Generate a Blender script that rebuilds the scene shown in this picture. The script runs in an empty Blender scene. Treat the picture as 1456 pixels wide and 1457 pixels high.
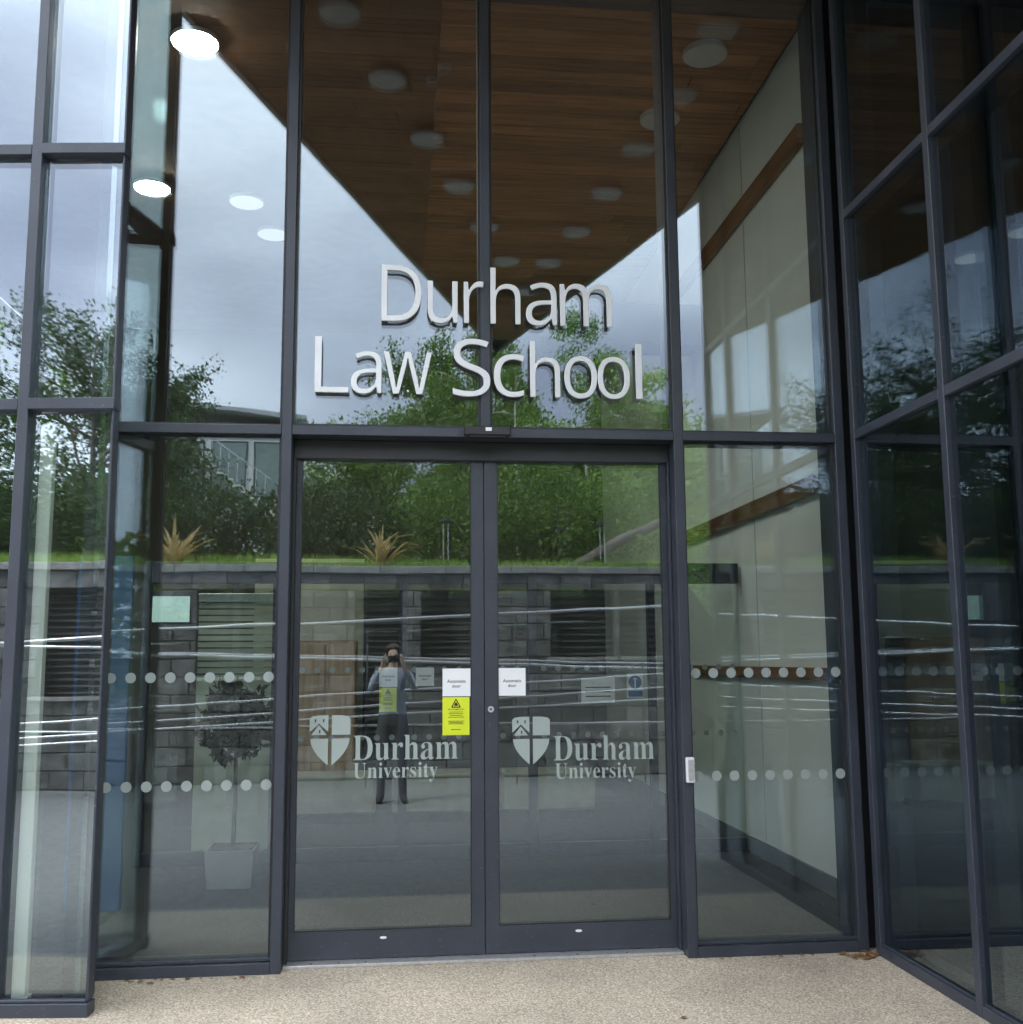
import bpy, bmesh, math, random
from mathutils import Vector, Matrix, noise
R = math.radians
random.seed(7)
scn = bpy.context.scene
COL = scn.collection

# ------------------------------------------------------------------ camera, sky, sun, exposure
YAW, PIT, ROL, FPX = 0.1085, 0.1363, -0.0071, 1523.3
CAM = Vector((0.0, -5.803, 1.58))
cd = bpy.data.cameras.new('camera'); co = bpy.data.objects.new('camera', cd); COL.objects.link(co)
cd.sensor_fit = 'HORIZONTAL'; cd.sensor_width = 36.0; cd.lens = 36.0 * FPX / 1456.0
cd.clip_start = 0.005; cd.clip_end = 2000
fw = Vector((math.sin(YAW) * math.cos(PIT), math.cos(YAW) * math.cos(PIT), math.sin(PIT)))
rt = Vector((math.cos(YAW), -math.sin(YAW), 0)); up = rt.cross(fw)
r2 = rt * math.cos(ROL) + up * math.sin(ROL); u2 = up * math.cos(ROL) - rt * math.sin(ROL)
m3 = Matrix((r2, u2, -fw)).transposed()
co.matrix_world = Matrix.Translation(CAM) @ m3.to_4x4()
scn.camera = co

SUN_EL, SUN_AZ = R(50), R(305)      # over the building's left shoulder, veiled by cloud
w = bpy.data.worlds.new('World'); scn.world = w; w.use_nodes = True
nt = w.node_tree; nt.nodes.clear()
N = nt.nodes.new; L = nt.links.new
out = N('ShaderNodeOutputWorld'); bg = N('ShaderNodeBackground'); bg.inputs[1].default_value = 0.1
sky = N('ShaderNodeTexSky'); sky.sky_type = 'NISHITA'; sky.sun_disc = False
sky.sun_elevation = SUN_EL; sky.sun_rotation = SUN_AZ; sky.air_density = 1.2; sky.dust_density = 2.0
tc = N('ShaderNodeTexCoord')
mp = N('ShaderNodeMapping'); mp.inputs['Scale'].default_value = (1.0, 1.0, 2.4); mp.inputs['Location'].default_value = (3.9, 0.0, 1.14)
nz = N('ShaderNodeTexNoise'); nz.inputs['Scale'].default_value = 1.35; nz.inputs['Detail'].default_value = 4; nz.inputs['Roughness'].default_value = 0.45
cr = N('ShaderNodeValToRGB')
cr.color_ramp.interpolation = 'EASE'; cr.color_ramp.elements[0].position = 0.32; cr.color_ramp.elements[0].color = (3.4, 3.6, 4.6, 1)
cr.color_ramp.elements[1].position = 0.62; cr.color_ramp.elements[1].color = (11.2, 11.9, 13.0, 1)
mx = N('ShaderNodeMix'); mx.data_type = 'RGBA'; mx.inputs[0].default_value = 0.88
L(tc.outputs['Generated'], mp.inputs[0]); L(mp.outputs[0], nz.inputs['Vector']); L(nz.outputs['Fac'], cr.inputs[0])
L(sky.outputs[0], mx.inputs[6]); L(cr.outputs[0], mx.inputs[7]); L(mx.outputs[2], bg.inputs[0]); L(bg.outputs[0], out.inputs[0])

sd = bpy.data.lights.new('sun', 'SUN'); sd.energy = 1.5; sd.angle = R(22); sd.color = (1.0, 0.95, 0.88)
so = bpy.data.objects.new('sun', sd); COL.objects.link(so)
sdir = Vector((math.sin(SUN_AZ) * math.cos(SUN_EL), math.cos(SUN_AZ) * math.cos(SUN_EL), math.sin(SUN_EL)))
so.rotation_euler = sdir.to_track_quat('Z', 'Y').to_euler(); so.location = (0, -20, 30)

scn.view_settings.view_transform = 'Standard'; scn.view_settings.look = 'None'
scn.view_settings.gamma = 1.0; scn.view_settings.use_curve_mapping = False
scn.view_settings.exposure = 2.2
cy = scn.cycles
cy.max_bounces = 8; cy.transparent_max_bounces = 24; cy.glossy_bounces = 4; cy.diffuse_bounces = 3
cy.use_denoising = True; cy.use_adaptive_sampling = True; cy.adaptive_threshold = 0.03; cy.sample_clamp_indirect = 8; cy.caustics_reflective = False; cy.caustics_refractive = False

# ------------------------------------------------------------------ materials
def nodes(name):
    m = bpy.data.materials.new(name); m.use_nodes = True
    t = m.node_tree; b = t.nodes['Principled BSDF']
    return m, t, b
def noise_mix(t, c1, c2, scale, detail=4, coord='Object', lo=0.35, hi=0.65, stretch=None):
    tc = t.nodes.new('ShaderNodeTexCoord'); n = t.nodes.new('ShaderNodeTexNoise')
    n.inputs['Scale'].default_value = scale; n.inputs['Detail'].default_value = detail
    src = tc.outputs[coord]
    if stretch:
        mp = t.nodes.new('ShaderNodeMapping'); mp.inputs['Scale'].default_value = stretch
        t.links.new(src, mp.inputs[0]); src = mp.outputs[0]
    t.links.new(src, n.inputs['Vector'])
    r = t.nodes.new('ShaderNodeValToRGB')
    r.color_ramp.elements[0].position = lo; r.color_ramp.elements[0].color = (*c1, 1)
    r.color_ramp.elements[1].position = hi; r.color_ramp.elements[1].color = (*c2, 1)
    t.links.new(n.outputs['Fac'], r.inputs[0])
    return r.outputs[0], n
def bump(t, b, src, dist, strength=1.0):
    bp = t.nodes.new('ShaderNodeBump'); bp.inputs['Distance'].default_value = dist; bp.inputs['Strength'].default_value = strength
    t.links.new(src, bp.inputs['Height']); t.links.new(bp.outputs[0], b.inputs['Normal'])
def plain(name, c, rough=0.6, metal=0.0, var=0.12, scale=6.0):
    m, t, b = nodes(name)
    c1 = tuple(v * (1 - var) for v in c); c2 = tuple(min(1, v * (1 + var)) for v in c)
    o, n = noise_mix(t, c1, c2, scale)
    t.links.new(o, b.inputs['Base Color']); b.inputs['Roughness'].default_value = rough; b.inputs['Metallic'].default_value = metal
    return m
def island_tint(t, col_socket, amt):
    g = t.nodes.new('ShaderNodeNewGeometry'); mr = t.nodes.new('ShaderNodeMapRange')
    mr.inputs[3].default_value = 1 - amt; mr.inputs[4].default_value = 1 + amt
    t.links.new(g.outputs['Random Per Island'], mr.inputs[0])
    mul = t.nodes.new('ShaderNodeVectorMath'); mul.operation = 'SCALE'
    t.links.new(col_socket, mul.inputs[0]); t.links.new(mr.outputs[0], mul.inputs['Scale'])
    return mul.outputs[0]
def object_tint(t, col_socket, amt):
    g = t.nodes.new('ShaderNodeObjectInfo'); mr = t.nodes.new('ShaderNodeMapRange')
    mr.inputs[3].default_value = 1 - amt; mr.inputs[4].default_value = 1 + amt
    t.links.new(g.outputs['Random'], mr.inputs[0])
    mul = t.nodes.new('ShaderNodeVectorMath'); mul.operation = 'SCALE'
    t.links.new(col_socket, mul.inputs[0]); t.links.new(mr.outputs[0], mul.inputs['Scale'])
    return mul.outputs[0]

def mat_frame():
    m, t, b = nodes('slate_grey_powder_coat')
    o, n = noise_mix(t, (0.030, 0.036, 0.050), (0.048, 0.055, 0.072), 3.0, 8, lo=0.3, hi=0.75)
    o2, n2 = noise_mix(t, (0, 0, 0), (1, 1, 1), 55, 3, lo=0.66, hi=0.78)   # dust specks and scuffs
    mix = t.nodes.new('ShaderNodeMix'); mix.data_type = 'RGBA'
    sc = t.nodes.new('ShaderNodeMath'); sc.operation = 'MULTIPLY'; sc.inputs[1].default_value = 0.55
    t.links.new(o2, sc.inputs[0]); t.links.new(sc.outputs[0], mix.inputs[0]); t.links.new(o, mix.inputs[6]); mix.inputs[7].default_value = (0.2, 0.19, 0.18, 1)
    t.links.new(mix.outputs[2], b.inputs['Base Color']); b.inputs['Roughness'].default_value = 0.44
    return m
def mat_glass(name, r0, tint, wave=0.0007, wscale=2.0, dust=0.0085):
    m = bpy.data.materials.new(name); m.use_nodes = True; t = m.node_tree; t.nodes.clear()
    N, L = t.nodes.new, t.links.new
    out = N('ShaderNodeOutputMaterial'); mix = N('ShaderNodeMixShader'); tr = N('ShaderNodeBsdfTransparent'); gl = N('ShaderNodeBsdfGlossy')
    tr.inputs[0].default_value = (*tint, 1); gl.inputs['Roughness'].default_value = 0.0; gl.inputs['Color'].default_value = (0.82, 0.92, 1.0, 1)
    lw = N('ShaderNodeLayerWeight'); lw.inputs['Blend'].default_value = 0.5
    pw = N('ShaderNodeMath'); pw.operation = 'POWER'; pw.inputs[1].default_value = 5.0
    ma = N('ShaderNodeMath'); ma.operation = 'MULTIPLY_ADD'; ma.inputs[1].default_value = 1 - r0; ma.inputs[2].default_value = r0; ma.use_clamp = True
    L(lw.outputs['Facing'], pw.inputs[0]); L(pw.outputs[0], ma.inputs[0]); L(ma.outputs[0], mix.inputs[0])
    tc = N('ShaderNodeTexCoord'); n = N('ShaderNodeTexNoise'); n.inputs['Scale'].default_value = wscale; n.inputs['Detail'].default_value = 1.0
    L(tc.outputs['Object'], n.inputs['Vector'])
    bp = N('ShaderNodeBump'); bp.inputs['Strength'].default_value = 1.0; bp.inputs['Distance'].default_value = wave
    L(n.outputs['Fac'], bp.inputs['Height']); L(bp.outputs[0], gl.inputs['Normal'])
    L(tr.outputs[0], mix.inputs[1]); L(gl.outputs[0], mix.inputs[2])
    # faint film of dust and dried run marks on the surface
    df = N('ShaderNodeBsdfDiffuse'); df.inputs[0].default_value = (0.62, 0.62, 0.58, 1)
    mp = N('ShaderNodeMapping'); mp.inputs['Scale'].default_value = (9, 9, 0.9); L(tc.outputs['Object'], mp.inputs[0])
    n2 = N('ShaderNodeTexNoise'); n2.inputs['Scale'].default_value = 1.6; n2.inputs['Detail'].default_value = 8; n2.inputs['Roughness'].default_value = 0.65; L(mp.outputs[0], n2.inputs['Vector'])
    mr = N('ShaderNodeMapRange'); mr.inputs[1].default_value = 0.42; mr.inputs[2].default_value = 0.78; mr.inputs[3].default_value = 0.0; mr.inputs[4].default_value = dust; L(n2.outputs['Fac'], mr.inputs[0])
    mix2 = N('ShaderNodeMixShader'); L(mr.outputs[0], mix2.inputs[0]); L(mix.outputs[0], mix2.inputs[1]); L(df.outputs[0], mix2.inputs[2]); L(mix2.outputs[0], out.inputs['Surface'])
    return m
def mat_paving():
    m, t, b = nodes('resin_bound_gravel')
    tc = t.nodes.new('ShaderNodeTexCoord'); v = t.nodes.new('ShaderNodeTexVoronoi'); v.inputs['Scale'].default_value = 115
    t.links.new(tc.outputs['Object'], v.inputs['Vector'])
    hs = t.nodes.new('ShaderNodeSeparateColor'); t.links.new(v.outputs['Color'], hs.inputs[0])
    r = t.nodes.new('ShaderNodeValToRGB'); e = r.color_ramp.elements
    e[0].position = 0.0; e[0].color = (0.44, 0.365, 0.275, 1); e[1].position = 1.0; e[1].color = (0.85, 0.76, 0.62, 1)
    for p, c in ((0.25, (0.56, 0.475, 0.37, 1)), (0.55, (0.65, 0.56, 0.44, 1)), (0.8, (0.71, 0.62, 0.50, 1))):
        k = e.new(p); k.color = c
    t.links.new(hs.outputs[0], r.inputs[0])
    edge = t.nodes.new('ShaderNodeValToRGB'); edge.color_ramp.elements[0].color = (1, 1, 1, 1); edge.color_ramp.elements[1].color = (0.68, 0.64, 0.6, 1)
    edge.color_ramp.elements[0].position = 0.35; edge.color_ramp.elements[1].position = 0.8
    t.links.new(v.outputs['Distance'], edge.inputs[0])
    mul = t.nodes.new('ShaderNodeMix'); mul.data_type = 'RGBA'; mul.blend_type = 'MULTIPLY'; mul.inputs[0].default_value = 1
    t.links.new(r.outputs[0], mul.inputs[6]); t.links.new(edge.outputs[0], mul.inputs[7])
    big, n = noise_mix(t, (0.72, 0.73, 0.72), (1.06, 1.07, 1.06), 1.1, 9, lo=0.3, hi=0.62)
    mul2 = t.nodes.new('ShaderNodeMix'); mul2.data_type = 'RGBA'; mul2.blend_type = 'MULTIPLY'; mul2.inputs[0].default_value = 1
    t.links.new(mul.outputs[2], mul2.inputs[6]); t.links.new(big, mul2.inputs[7])
    t.links.new(mul2.outputs[2], b.inputs['Base Color']); b.inputs['Roughness'].default_value = 0.8
    inv = t.nodes.new('ShaderNodeMath'); inv.operation = 'SUBTRACT'; inv.inputs[0].default_value = 1; t.links.new(v.outputs['Distance'], inv.inputs[1])
    bump(t, b, inv.outputs[0], 0.004, 0.6)
    return m
def mat_wood(name, c1, c2, along=0, tint=0.22, rough=0.45):
    m, t, b = nodes(name)
    st = [18, 18, 18]; st[along] = 1.2
    o, n = noise_mix(t, c1, c2, 1.6, 8, lo=0.3, hi=0.7, stretch=tuple(st))
    t.links.new(object_tint(t, o, tint), b.inputs['Base Color']); b.inputs['Roughness'].default_value = rough
    bump(t, b, n.outputs['Fac'], 0.001)
    return m
def mat_leaf(name, c1, c2, tint=0.35):
    m, t, b = nodes(name)
    o, n = noise_mix(t, c1, c2, 0.9, 3)
    col = island_tint(t, o, tint)
    t.links.new(col, b.inputs['Base Color']); b.inputs['Roughness'].default_value = 0.55
    tl = t.nodes.new('ShaderNodeBsdfTranslucent'); t.links.new(col, tl.inputs[0])
    mix = t.nodes.new('ShaderNodeMixShader'); mix.inputs[0].default_value = 0.4
    t.links.new(b.outputs[0], mix.inputs[1]); t.links.new(tl.outputs[0], mix.inputs[2])
    t.links.new(mix.outputs[0], t.nodes['Material Output'].inputs[0])
    return m
def mat_frost(name='frosted_vinyl', c=(0.42, 0.48, 0.45)):
    m, t, b = nodes(name)
    b.inputs['Base Color'].default_value = (*c, 1); b.inputs['Roughness'].default_value = 0.8
    tr = t.nodes.new('ShaderNodeBsdfTransparent'); mix = t.nodes.new('ShaderNodeMixShader'); mix.inputs[0].default_value = 0.22
    t.links.new(b.outputs[0], mix.inputs[1]); t.links.new(tr.outputs[0], mix.inputs[2])
    t.links.new(mix.outputs[0], t.nodes['Material Output'].inputs[0])
    return m
def mat_emit(name, c, s):
    m, t, b = nodes(name)
    b.inputs['Base Color'].default_value = (0.8, 0.8, 0.8, 1); b.inputs['Emission Color'].default_value = (*c, 1); b.inputs['Emission Strength'].default_value = s
    return m
def mat_stone():
    m, t, b = nodes('grey_stone_block')
    o, n = noise_mix(t, (0.075, 0.074, 0.073), (0.185, 0.18, 0.172), 5.0, 8)
    t.links.new(object_tint(t, o, 0.38), b.inputs['Base Color']); b.inputs['Roughness'].default_value = 0.9
    bump(t, b, n.outputs['Fac'], 0.02)
    return m

M = dict(
    frame=mat_frame(),
    brownceil=plain('stained_ceiling_board', (0.16, 0.08, 0.04), 0.7),
    backwall=plain('umber_plaster', (0.10, 0.092, 0.075), 0.9, 0, 0.1, 2),
    brownpost=plain('dark_brown_post', (0.05, 0.042, 0.038), 0.6),
    dark=plain('black_anodised', (0.022, 0.023, 0.026), 0.5),
    glass=mat_glass('coated_double_glazing', 0.105, (0.91, 0.955, 0.935), 0.0005),
    doorglass=mat_glass('door_glazing', 0.10, (0.88, 0.915, 0.90), 0.00035, 2.0),
    wingglass=mat_glass('tinted_wing_glazing', 0.19, (0.66, 0.75, 0.77), dust=0.004),
    bayglass=mat_glass('bay_glazing', 0.165, (0.93, 0.97, 0.95), 0.0004),
    innerglass=mat_glass('lobby_glazing', 0.04, (0.93, 0.97, 0.95), 0.001),
    innertint=mat_glass('tinted_back_window', 0.06, (0.36, 0.41, 0.385), 0.001),
    paving=mat_paving(),
    asphalt=plain('worn_asphalt', (0.20, 0.198, 0.192), 0.9, 0, 0.22, 14),
    letter=plain('white_enamel', (0.80, 0.81, 0.82), 0.32, 0, 0.04, 9),
    alu=plain('brushed_aluminium', (0.62, 0.62, 0.61), 0.38, 0.7, 0.1, 40),
    steel=plain('stainless_steel', (0.60, 0.60, 0.60), 0.38, 0.8, 0.08, 12),
    frost=mat_frost(), dotfrost=mat_frost('frosted_dot', (0.40, 0.45, 0.43)),
    paper=plain('white_paper', (0.82, 0.83, 0.83), 0.7, 0, 0.02),
    yellow=plain('yellow_sticker', (0.66, 0.74, 0.02), 0.5, 0, 0.04),
    blue=plain('blue_print', (0.02, 0.13, 0.34), 0.5, 0, 0.05),
    ink=plain('black_print', (0.012, 0.012, 0.012), 0.6, 0, 0.02),
    soffit=mat_wood('timber_soffit', (0.24, 0.098, 0.045), (0.48, 0.22, 0.10), 0, 0.38),
    handrail=mat_wood('oak_rail', (0.16, 0.075, 0.03), (0.30, 0.15, 0.065), 1),
    cabinet=mat_wood('oak_cabinet', (0.34, 0.19, 0.09), (0.52, 0.32, 0.17), 2),
    lamp_off=plain('opal_diffuser', (0.72, 0.72, 0.70), 0.5, 0, 0.03),
    lamp_on=mat_emit('lit_opal_diffuser', (1.0, 0.97, 0.9), 46.0),
    lamp_dim=mat_emit('dimmed_opal_diffuser', (1.0, 0.97, 0.9), 0.10),
    rim=plain('lamp_rim', (0.55, 0.55, 0.54), 0.4, 0, 0.03),
    wallwhite=plain('white_plaster', (0.86, 0.88, 0.82), 0.85, 0, 0.04, 1.5),
    wallcream=plain('cream_plaster', (0.45, 0.42, 0.33), 0.85, 0, 0.05, 1.5),
    column=plain('white_column_paint', (0.90, 0.91, 0.84), 0.6, 0, 0.03, 2),
    floor=plain('grey_entrance_matting', (0.05, 0.052, 0.055), 0.95, 0, 0.2, 60),
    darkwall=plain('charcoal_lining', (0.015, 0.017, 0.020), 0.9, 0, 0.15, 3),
    skirting=plain('grey_skirting', (0.16, 0.17, 0.18), 0.6),
    bluewall=plain('blue_panel', (0.02, 0.06, 0.16), 0.6, 0, 0.1),
    cushion=plain('cream_upholstery', (0.52, 0.49, 0.40), 0.9, 0, 0.06, 8),
    stone=mat_stone(),
    mortar=plain('mortar', (0.10, 0.098, 0.092), 0.95, 0, 0.2, 20),
    coping=plain('concrete_coping', (0.30, 0.29, 0.27), 0.9, 0, 0.2, 7),
    louvre=plain('dark_louvre', (0.06, 0.06, 0.065), 0.5),
    grass_ground=plain('rough_turf', (0.075, 0.13, 0.03), 0.95, 0, 0.45, 2.2),
    grass=mat_leaf('grass_blades', (0.24, 0.38, 0.05), (0.36, 0.50, 0.10)),
    bark=plain('grey_bark', (0.13, 0.115, 0.095), 0.9, 0, 0.4, 9),
    birchbark=plain('birch_bark', (0.52, 0.50, 0.46), 0.8, 0, 0.35, 7),
    leaf_light=mat_leaf('light_green_leaf', (0.18, 0.33, 0.05), (0.31, 0.48, 0.10)),
    leaf_mid=mat_leaf('mid_green_leaf', (0.12, 0.22, 0.035), (0.22, 0.35, 0.075)),
    leaf_dark=mat_leaf('dark_green_leaf', (0.035, 0.075, 0.02), (0.075, 0.13, 0.035)),
    flax=mat_leaf('bronze_flax_leaf', (0.48, 0.33, 0.12), (0.75, 0.62, 0.32), 0.3),
    bay=mat_leaf('bay_leaf', (0.018, 0.03, 0.014), (0.035, 0.055, 0.025)),
    pot=plain('white_planter', (0.24, 0.24, 0.23), 0.5, 0, 0.04),
    deadleaf=mat_leaf('dry_brown_leaf', (0.22, 0.10, 0.035), (0.42, 0.26, 0.12), 0.4),
    render_white=plain('white_render', (0.72, 0.75, 0.72), 0.8, 0, 0.05, 0.6),
    roofgrey=plain('roof_metal', (0.42, 0.44, 0.46), 0.5, 0.2),
    winglass2=plain('far_window_glass', (0.20, 0.26, 0.25), 0.08, 0, 0.1),
    carpaint=plain('silver_blue_paint', (0.36, 0.40, 0.46), 0.25, 0.5, 0.03),
    rubber=plain('tyre_rubber', (0.02, 0.02, 0.02), 0.8),
    skin=plain('skin', (0.55, 0.36, 0.27), 0.5, 0, 0.05),
    shirt=plain('pale_blue_shirt', (0.27, 0.30, 0.36), 0.85, 0, 0.06, 12),
    trouser=plain('dark_trousers', (0.055, 0.055, 0.06), 0.9, 0, 0.1, 12),
    hair=plain('brown_hair', (0.05, 0.035, 0.025), 0.7),
    phone=plain('black_phone', (0.015, 0.015, 0.017), 0.2),
)

# ------------------------------------------------------------------ mesh helpers
def tag(o, label=None, cat=None, group=None, kind=None):
    if label: o['label'] = label
    if cat: o['category'] = cat
    if group: o['group'] = group
    if kind: o['kind'] = kind
    return o
def thing(name, label, cat, loc=(0, 0, 0), rz=0.0, group=None):
    o = bpy.data.objects.new(name, None); COL.objects.link(o)
    o.location = loc; o.rotation_euler = (0, 0, rz); o.empty_display_size = 0.2
    return tag(o, label, cat, group)
def obj(name, me, mat=None, parent=None, loc=(0, 0, 0)):
    if mat is not None and not me.materials: me.materials.append(M[mat] if isinstance(mat, str) else mat)
    o = bpy.data.objects.new(name, me); COL.objects.link(o); o.location = loc
    if parent is not None: o.parent = parent
    return o
def mesh(name, v, f, smooth=False):
    me = bpy.data.meshes.new(name); me.from_pydata(v, [], f)
    if smooth: me.polygons.foreach_set('use_smooth', [True] * len(me.polygons))
    me.update(); return me
BF = [(0, 3, 2, 1), (4, 5, 6, 7), (0, 1, 5, 4), (1, 2, 6, 5), (2, 3, 7, 6), (3, 0, 4, 7)]
def boxv(x0, x1, y0, y1, z0, z1):
    return [(x0, y0, z0), (x1, y0, z0), (x1, y1, z0), (x0, y1, z0), (x0, y0, z1), (x1, y0, z1), (x1, y1, z1), (x0, y1, z1)]
def box(name, b, mat, parent=None, bev=0.0, smooth=False):
    if bev <= 0:
        me = mesh(name, boxv(*b), BF)
    else:
        bm = bmesh.new()
        vs = [bm.verts.new(p) for p in boxv(*b)]
        for f in BF: bm.faces.new([vs[i] for i in f])
        bmesh.ops.bevel(bm, geom=list(bm.edges), offset=bev, segments=1, affect='EDGES', profile=0.5)
        bmesh.ops.recalc_face_normals(bm, faces=bm.faces)
        me = bpy.data.meshes.new(name); bm.to_mesh(me); bm.free()
    return obj(name, me, mat, parent)
def boxes(name, bl, mat, parent=None):
    v, f = [], []
    for b in bl:
        n = len(v); v += boxv(*b); f += [tuple(i + n for i in q) for q in BF]
    return obj(name, mesh(name, v, f), mat, parent)
def cyl(axis, c, r, h, n=20):
    """verts/faces of a capped cylinder from c along axis (0,1,2) by h"""
    v = []
    a, b = [(1, 2), (2, 0), (0, 1)][axis]
    for k in (0, h):
        for i in range(n):
            t = 2 * math.pi * i / n; p = list(c); p[axis] += k; p[a] += r * math.cos(t); p[b] += r * math.sin(t); v.append(tuple(p))
    f = [tuple(range(n - 1, -1, -1)), tuple(range(n, 2 * n))] + [(i, (i + 1) % n, n + (i + 1) % n, n + i) for i in range(n)]
    return v, f
def tube(pts, rad, n=6):
    v, f = [], []
    pts = [Vector(p) for p in pts]
    for i, p in enumerate(pts):
        d = (pts[min(i + 1, len(pts) - 1)] - pts[max(i - 1, 0)]).normalized()
        a = d.orthogonal().normalized() if abs(d.z) > 0.9 else d.cross(Vector((0, 0, 1))).normalized()
        b = d.cross(a)
        r = rad[i] if isinstance(rad, (list, tuple)) else rad
        for k in range(n):
            t = 2 * math.pi * k / n; v.append(tuple(p + a * r * math.cos(t) + b * r * math.sin(t)))
    for i in range(len(pts) - 1):
        for k in range(n):
            f.append((i * n + k, i * n + (k + 1) % n, (i + 1) * n + (k + 1) % n, (i + 1) * n + k))
    f.append(tuple(range(n - 1, -1, -1))); f.append(tuple((len(pts) - 1) * n + k for k in range(n)))
    return v, f
def add(V, F, vf):
    n = len(V); V += vf[0]; F += [tuple(i + n for i in q) for q in vf[1]]
def text_mesh(name, body, mat, parent, rect, y, extrude=0.0, bevel=0.0, offset=0.0, keep=False):
    """letters standing in the xz plane at y, facing -y, fitted to rect = x0,x1,z0,z1"""
    c = bpy.data.curves.new(name, 'FONT'); c.body = body; c.offset = offset; c.resolution_u = 5
    o = bpy.data.objects.new(name, c); COL.objects.link(o)
    dg = bpy.context.evaluated_depsgraph_get()
    me0 = bpy.data.meshes.new_from_object(o.evaluated_get(dg))
    xs = [v.co.x for v in me0.vertices]; ys = [v.co.y for v in me0.vertices]
    x0, x1, z0, z1 = rect
    sx = (x1 - x0) / (max(xs) - min(xs)); sz = (z1 - z0) / (max(ys) - min(ys))
    if keep: sx = sz = min(sx, sz)
    if extrude > 0:
        c.extrude = extrude / (0.5 * (sx + sz)); c.bevel_depth = bevel / (0.5 * (sx + sz)); c.bevel_resolution = 1
        bpy.data.meshes.remove(me0); dg = bpy.context.evaluated_depsgraph_get(); dg.update()
        me0 = bpy.data.meshes.new_from_object(o.evaluated_get(dg))
        xs = [v.co.x for v in me0.vertices]; ys = [v.co.y for v in me0.vertices]
        sx = (x1 - x0) / (max(xs) - min(xs)); sz = (z1 - z0) / (max(ys) - min(ys))
    mx, my = min(xs), min(ys); cx = 0.5 * (x0 + x1); mxc = 0.5 * (max(xs) + mx)
    for v in me0.vertices:
        X = (v.co.x - mx) * sx + x0 if not keep else (v.co.x - mxc) * sx + cx
        v.co = (X, y - v.co.z * 0.5 * (sx + sz), (v.co.y - my) * sz + z0)
    bpy.data.objects.remove(o); bpy.data.curves.remove(c)
    me0.materials.clear(); me0.name = name
    return obj(name, me0, mat, parent)
def mathsans(ch):
    return chr(0x1D5A0 + ord(ch) - 65) if ch.isupper() else chr(0x1D5BA + ord(ch) - 97)
def mathserif(s):
    return ''.join(chr(0x1D400 + ord(c) - 65) if c.isupper() else chr(0x1D41A + ord(c) - 97) for c in s)

# ------------------------------------------------------------------ the ground
S = lambda o: tag(o, kind='structure')
S(obj('ground', mesh('ground', [(-300, -300, -0.03), (300, -300, -0.03), (300, 300, -0.03), (-300, 300, -0.03)], [(0, 1, 2, 3)]), 'asphalt'))
S(obj('road', mesh('road', [(-20, -8.55, -0.004), (20, -8.55, -0.004), (20, -1, -0.004), (-20, -1, -0.004)], [(0, 1, 2, 3)]), 'asphalt'))
S(obj('gravel_pavement', mesh('gravel_pavement', [(-6, -1.42, 0), (6, -1.34, 0), (6, 0.16, 0), (-6, 0.16, 0)], [(0, 1, 2, 3)]), 'paving'))

# ------------------------------------------------------------------ interior shell (seen through the glass)
S(obj('interior_floor', mesh('interior_floor', [(-5, 0.3, 0.004), (3.0, 0.3, 0.004), (3.0, 9, 0.004), (-5, 9, 0.004)], [(0, 1, 2, 3)]), 'floor'))
S(obj('bay_floor', mesh('bay_floor', [(-5, -0.5, 0.006), (-1.49, -0.5, 0.006), (-1.49, 0.29, 0.006), (-5, 0.29, 0.006)], [(0, 1, 2, 3)]), 'floor'))
bw = S(boxes('interior_wall_back', [(-5, -3.35, 9.0, 9.15, 0, 6.15), (-2.7, 3.1, 9.0, 9.15, 0, 6.15), (-3.35, -2.7, 9.0, 9.15, 0, 2.06), (-3.35, -2.7, 9.0, 9.15, 2.5, 6.15)], 'backwall'))
boxes('window_frame', [(-3.35, -3.30, 9.02, 9.10, 2.06, 2.5), (-2.75, -2.7, 9.02, 9.10, 2.06, 2.5), (-3.30, -2.75, 9.02, 9.10, 2.06, 2.10), (-3.30, -2.75, 9.02, 9.10, 2.45, 2.5)], 'frame', bw)
box('window_pane', (-3.30, -2.75, 9.05, 9.07, 2.10, 2.45), 'innertint', bw)
S(box('interior_wall_left', (-5.15, -5, -0.4, 9, 0, 6.15), 'darkwall'))
iw = S(box('interior_wall_right', (2.92, 3.05, 1.22, 9, 0, 6.3), 'wallwhite'))
box('skirting_board', (2.895, 2.918, 1.24, 8.98, 0.0, 0.13), 'skirting', iw, 0.004)
for z, h, d in ((5.26, 0.16, 0.05), (2.70, 0.13, 0.06), (1.42, 0.085, 0.06)):
    box('timber_rail', (2.918 - d, 2.918, 1.24, 4.6, z, z + h), 'handrail', iw, 0.006)
box('wall_joint', (2.914, 2.919, 2.62, 2.627, 0.14, 6.1), 'rim', iw)
S(box('wall_lining', (2.915, 3.05, 0.09, 1.21, 0, 6.3), 'darkwall'))
ub = S(box('floor_beam', (0.9, 2.90, 3.9, 4.3, 4.55, 4.95), 'darkwall'))

ceil = S(box('interior_ceiling', (-5, 3.05, 0.3005, 9.1, 6.16, 6.3), 'brownceil'))
rng = random.Random(3)
y = 0.34
while y < 6.3:
    x = 0.3
    while x < 2.9:
        ln = rng.uniform(1.8, 3.2); x1 = min(x + ln, 2.9)
        box('ceiling_plank', (x, x1 - 0.005, y, y + 0.172, 6.135, 6.158), 'soffit', ceil, 0.003); x = x1
    y += 0.178

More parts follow.
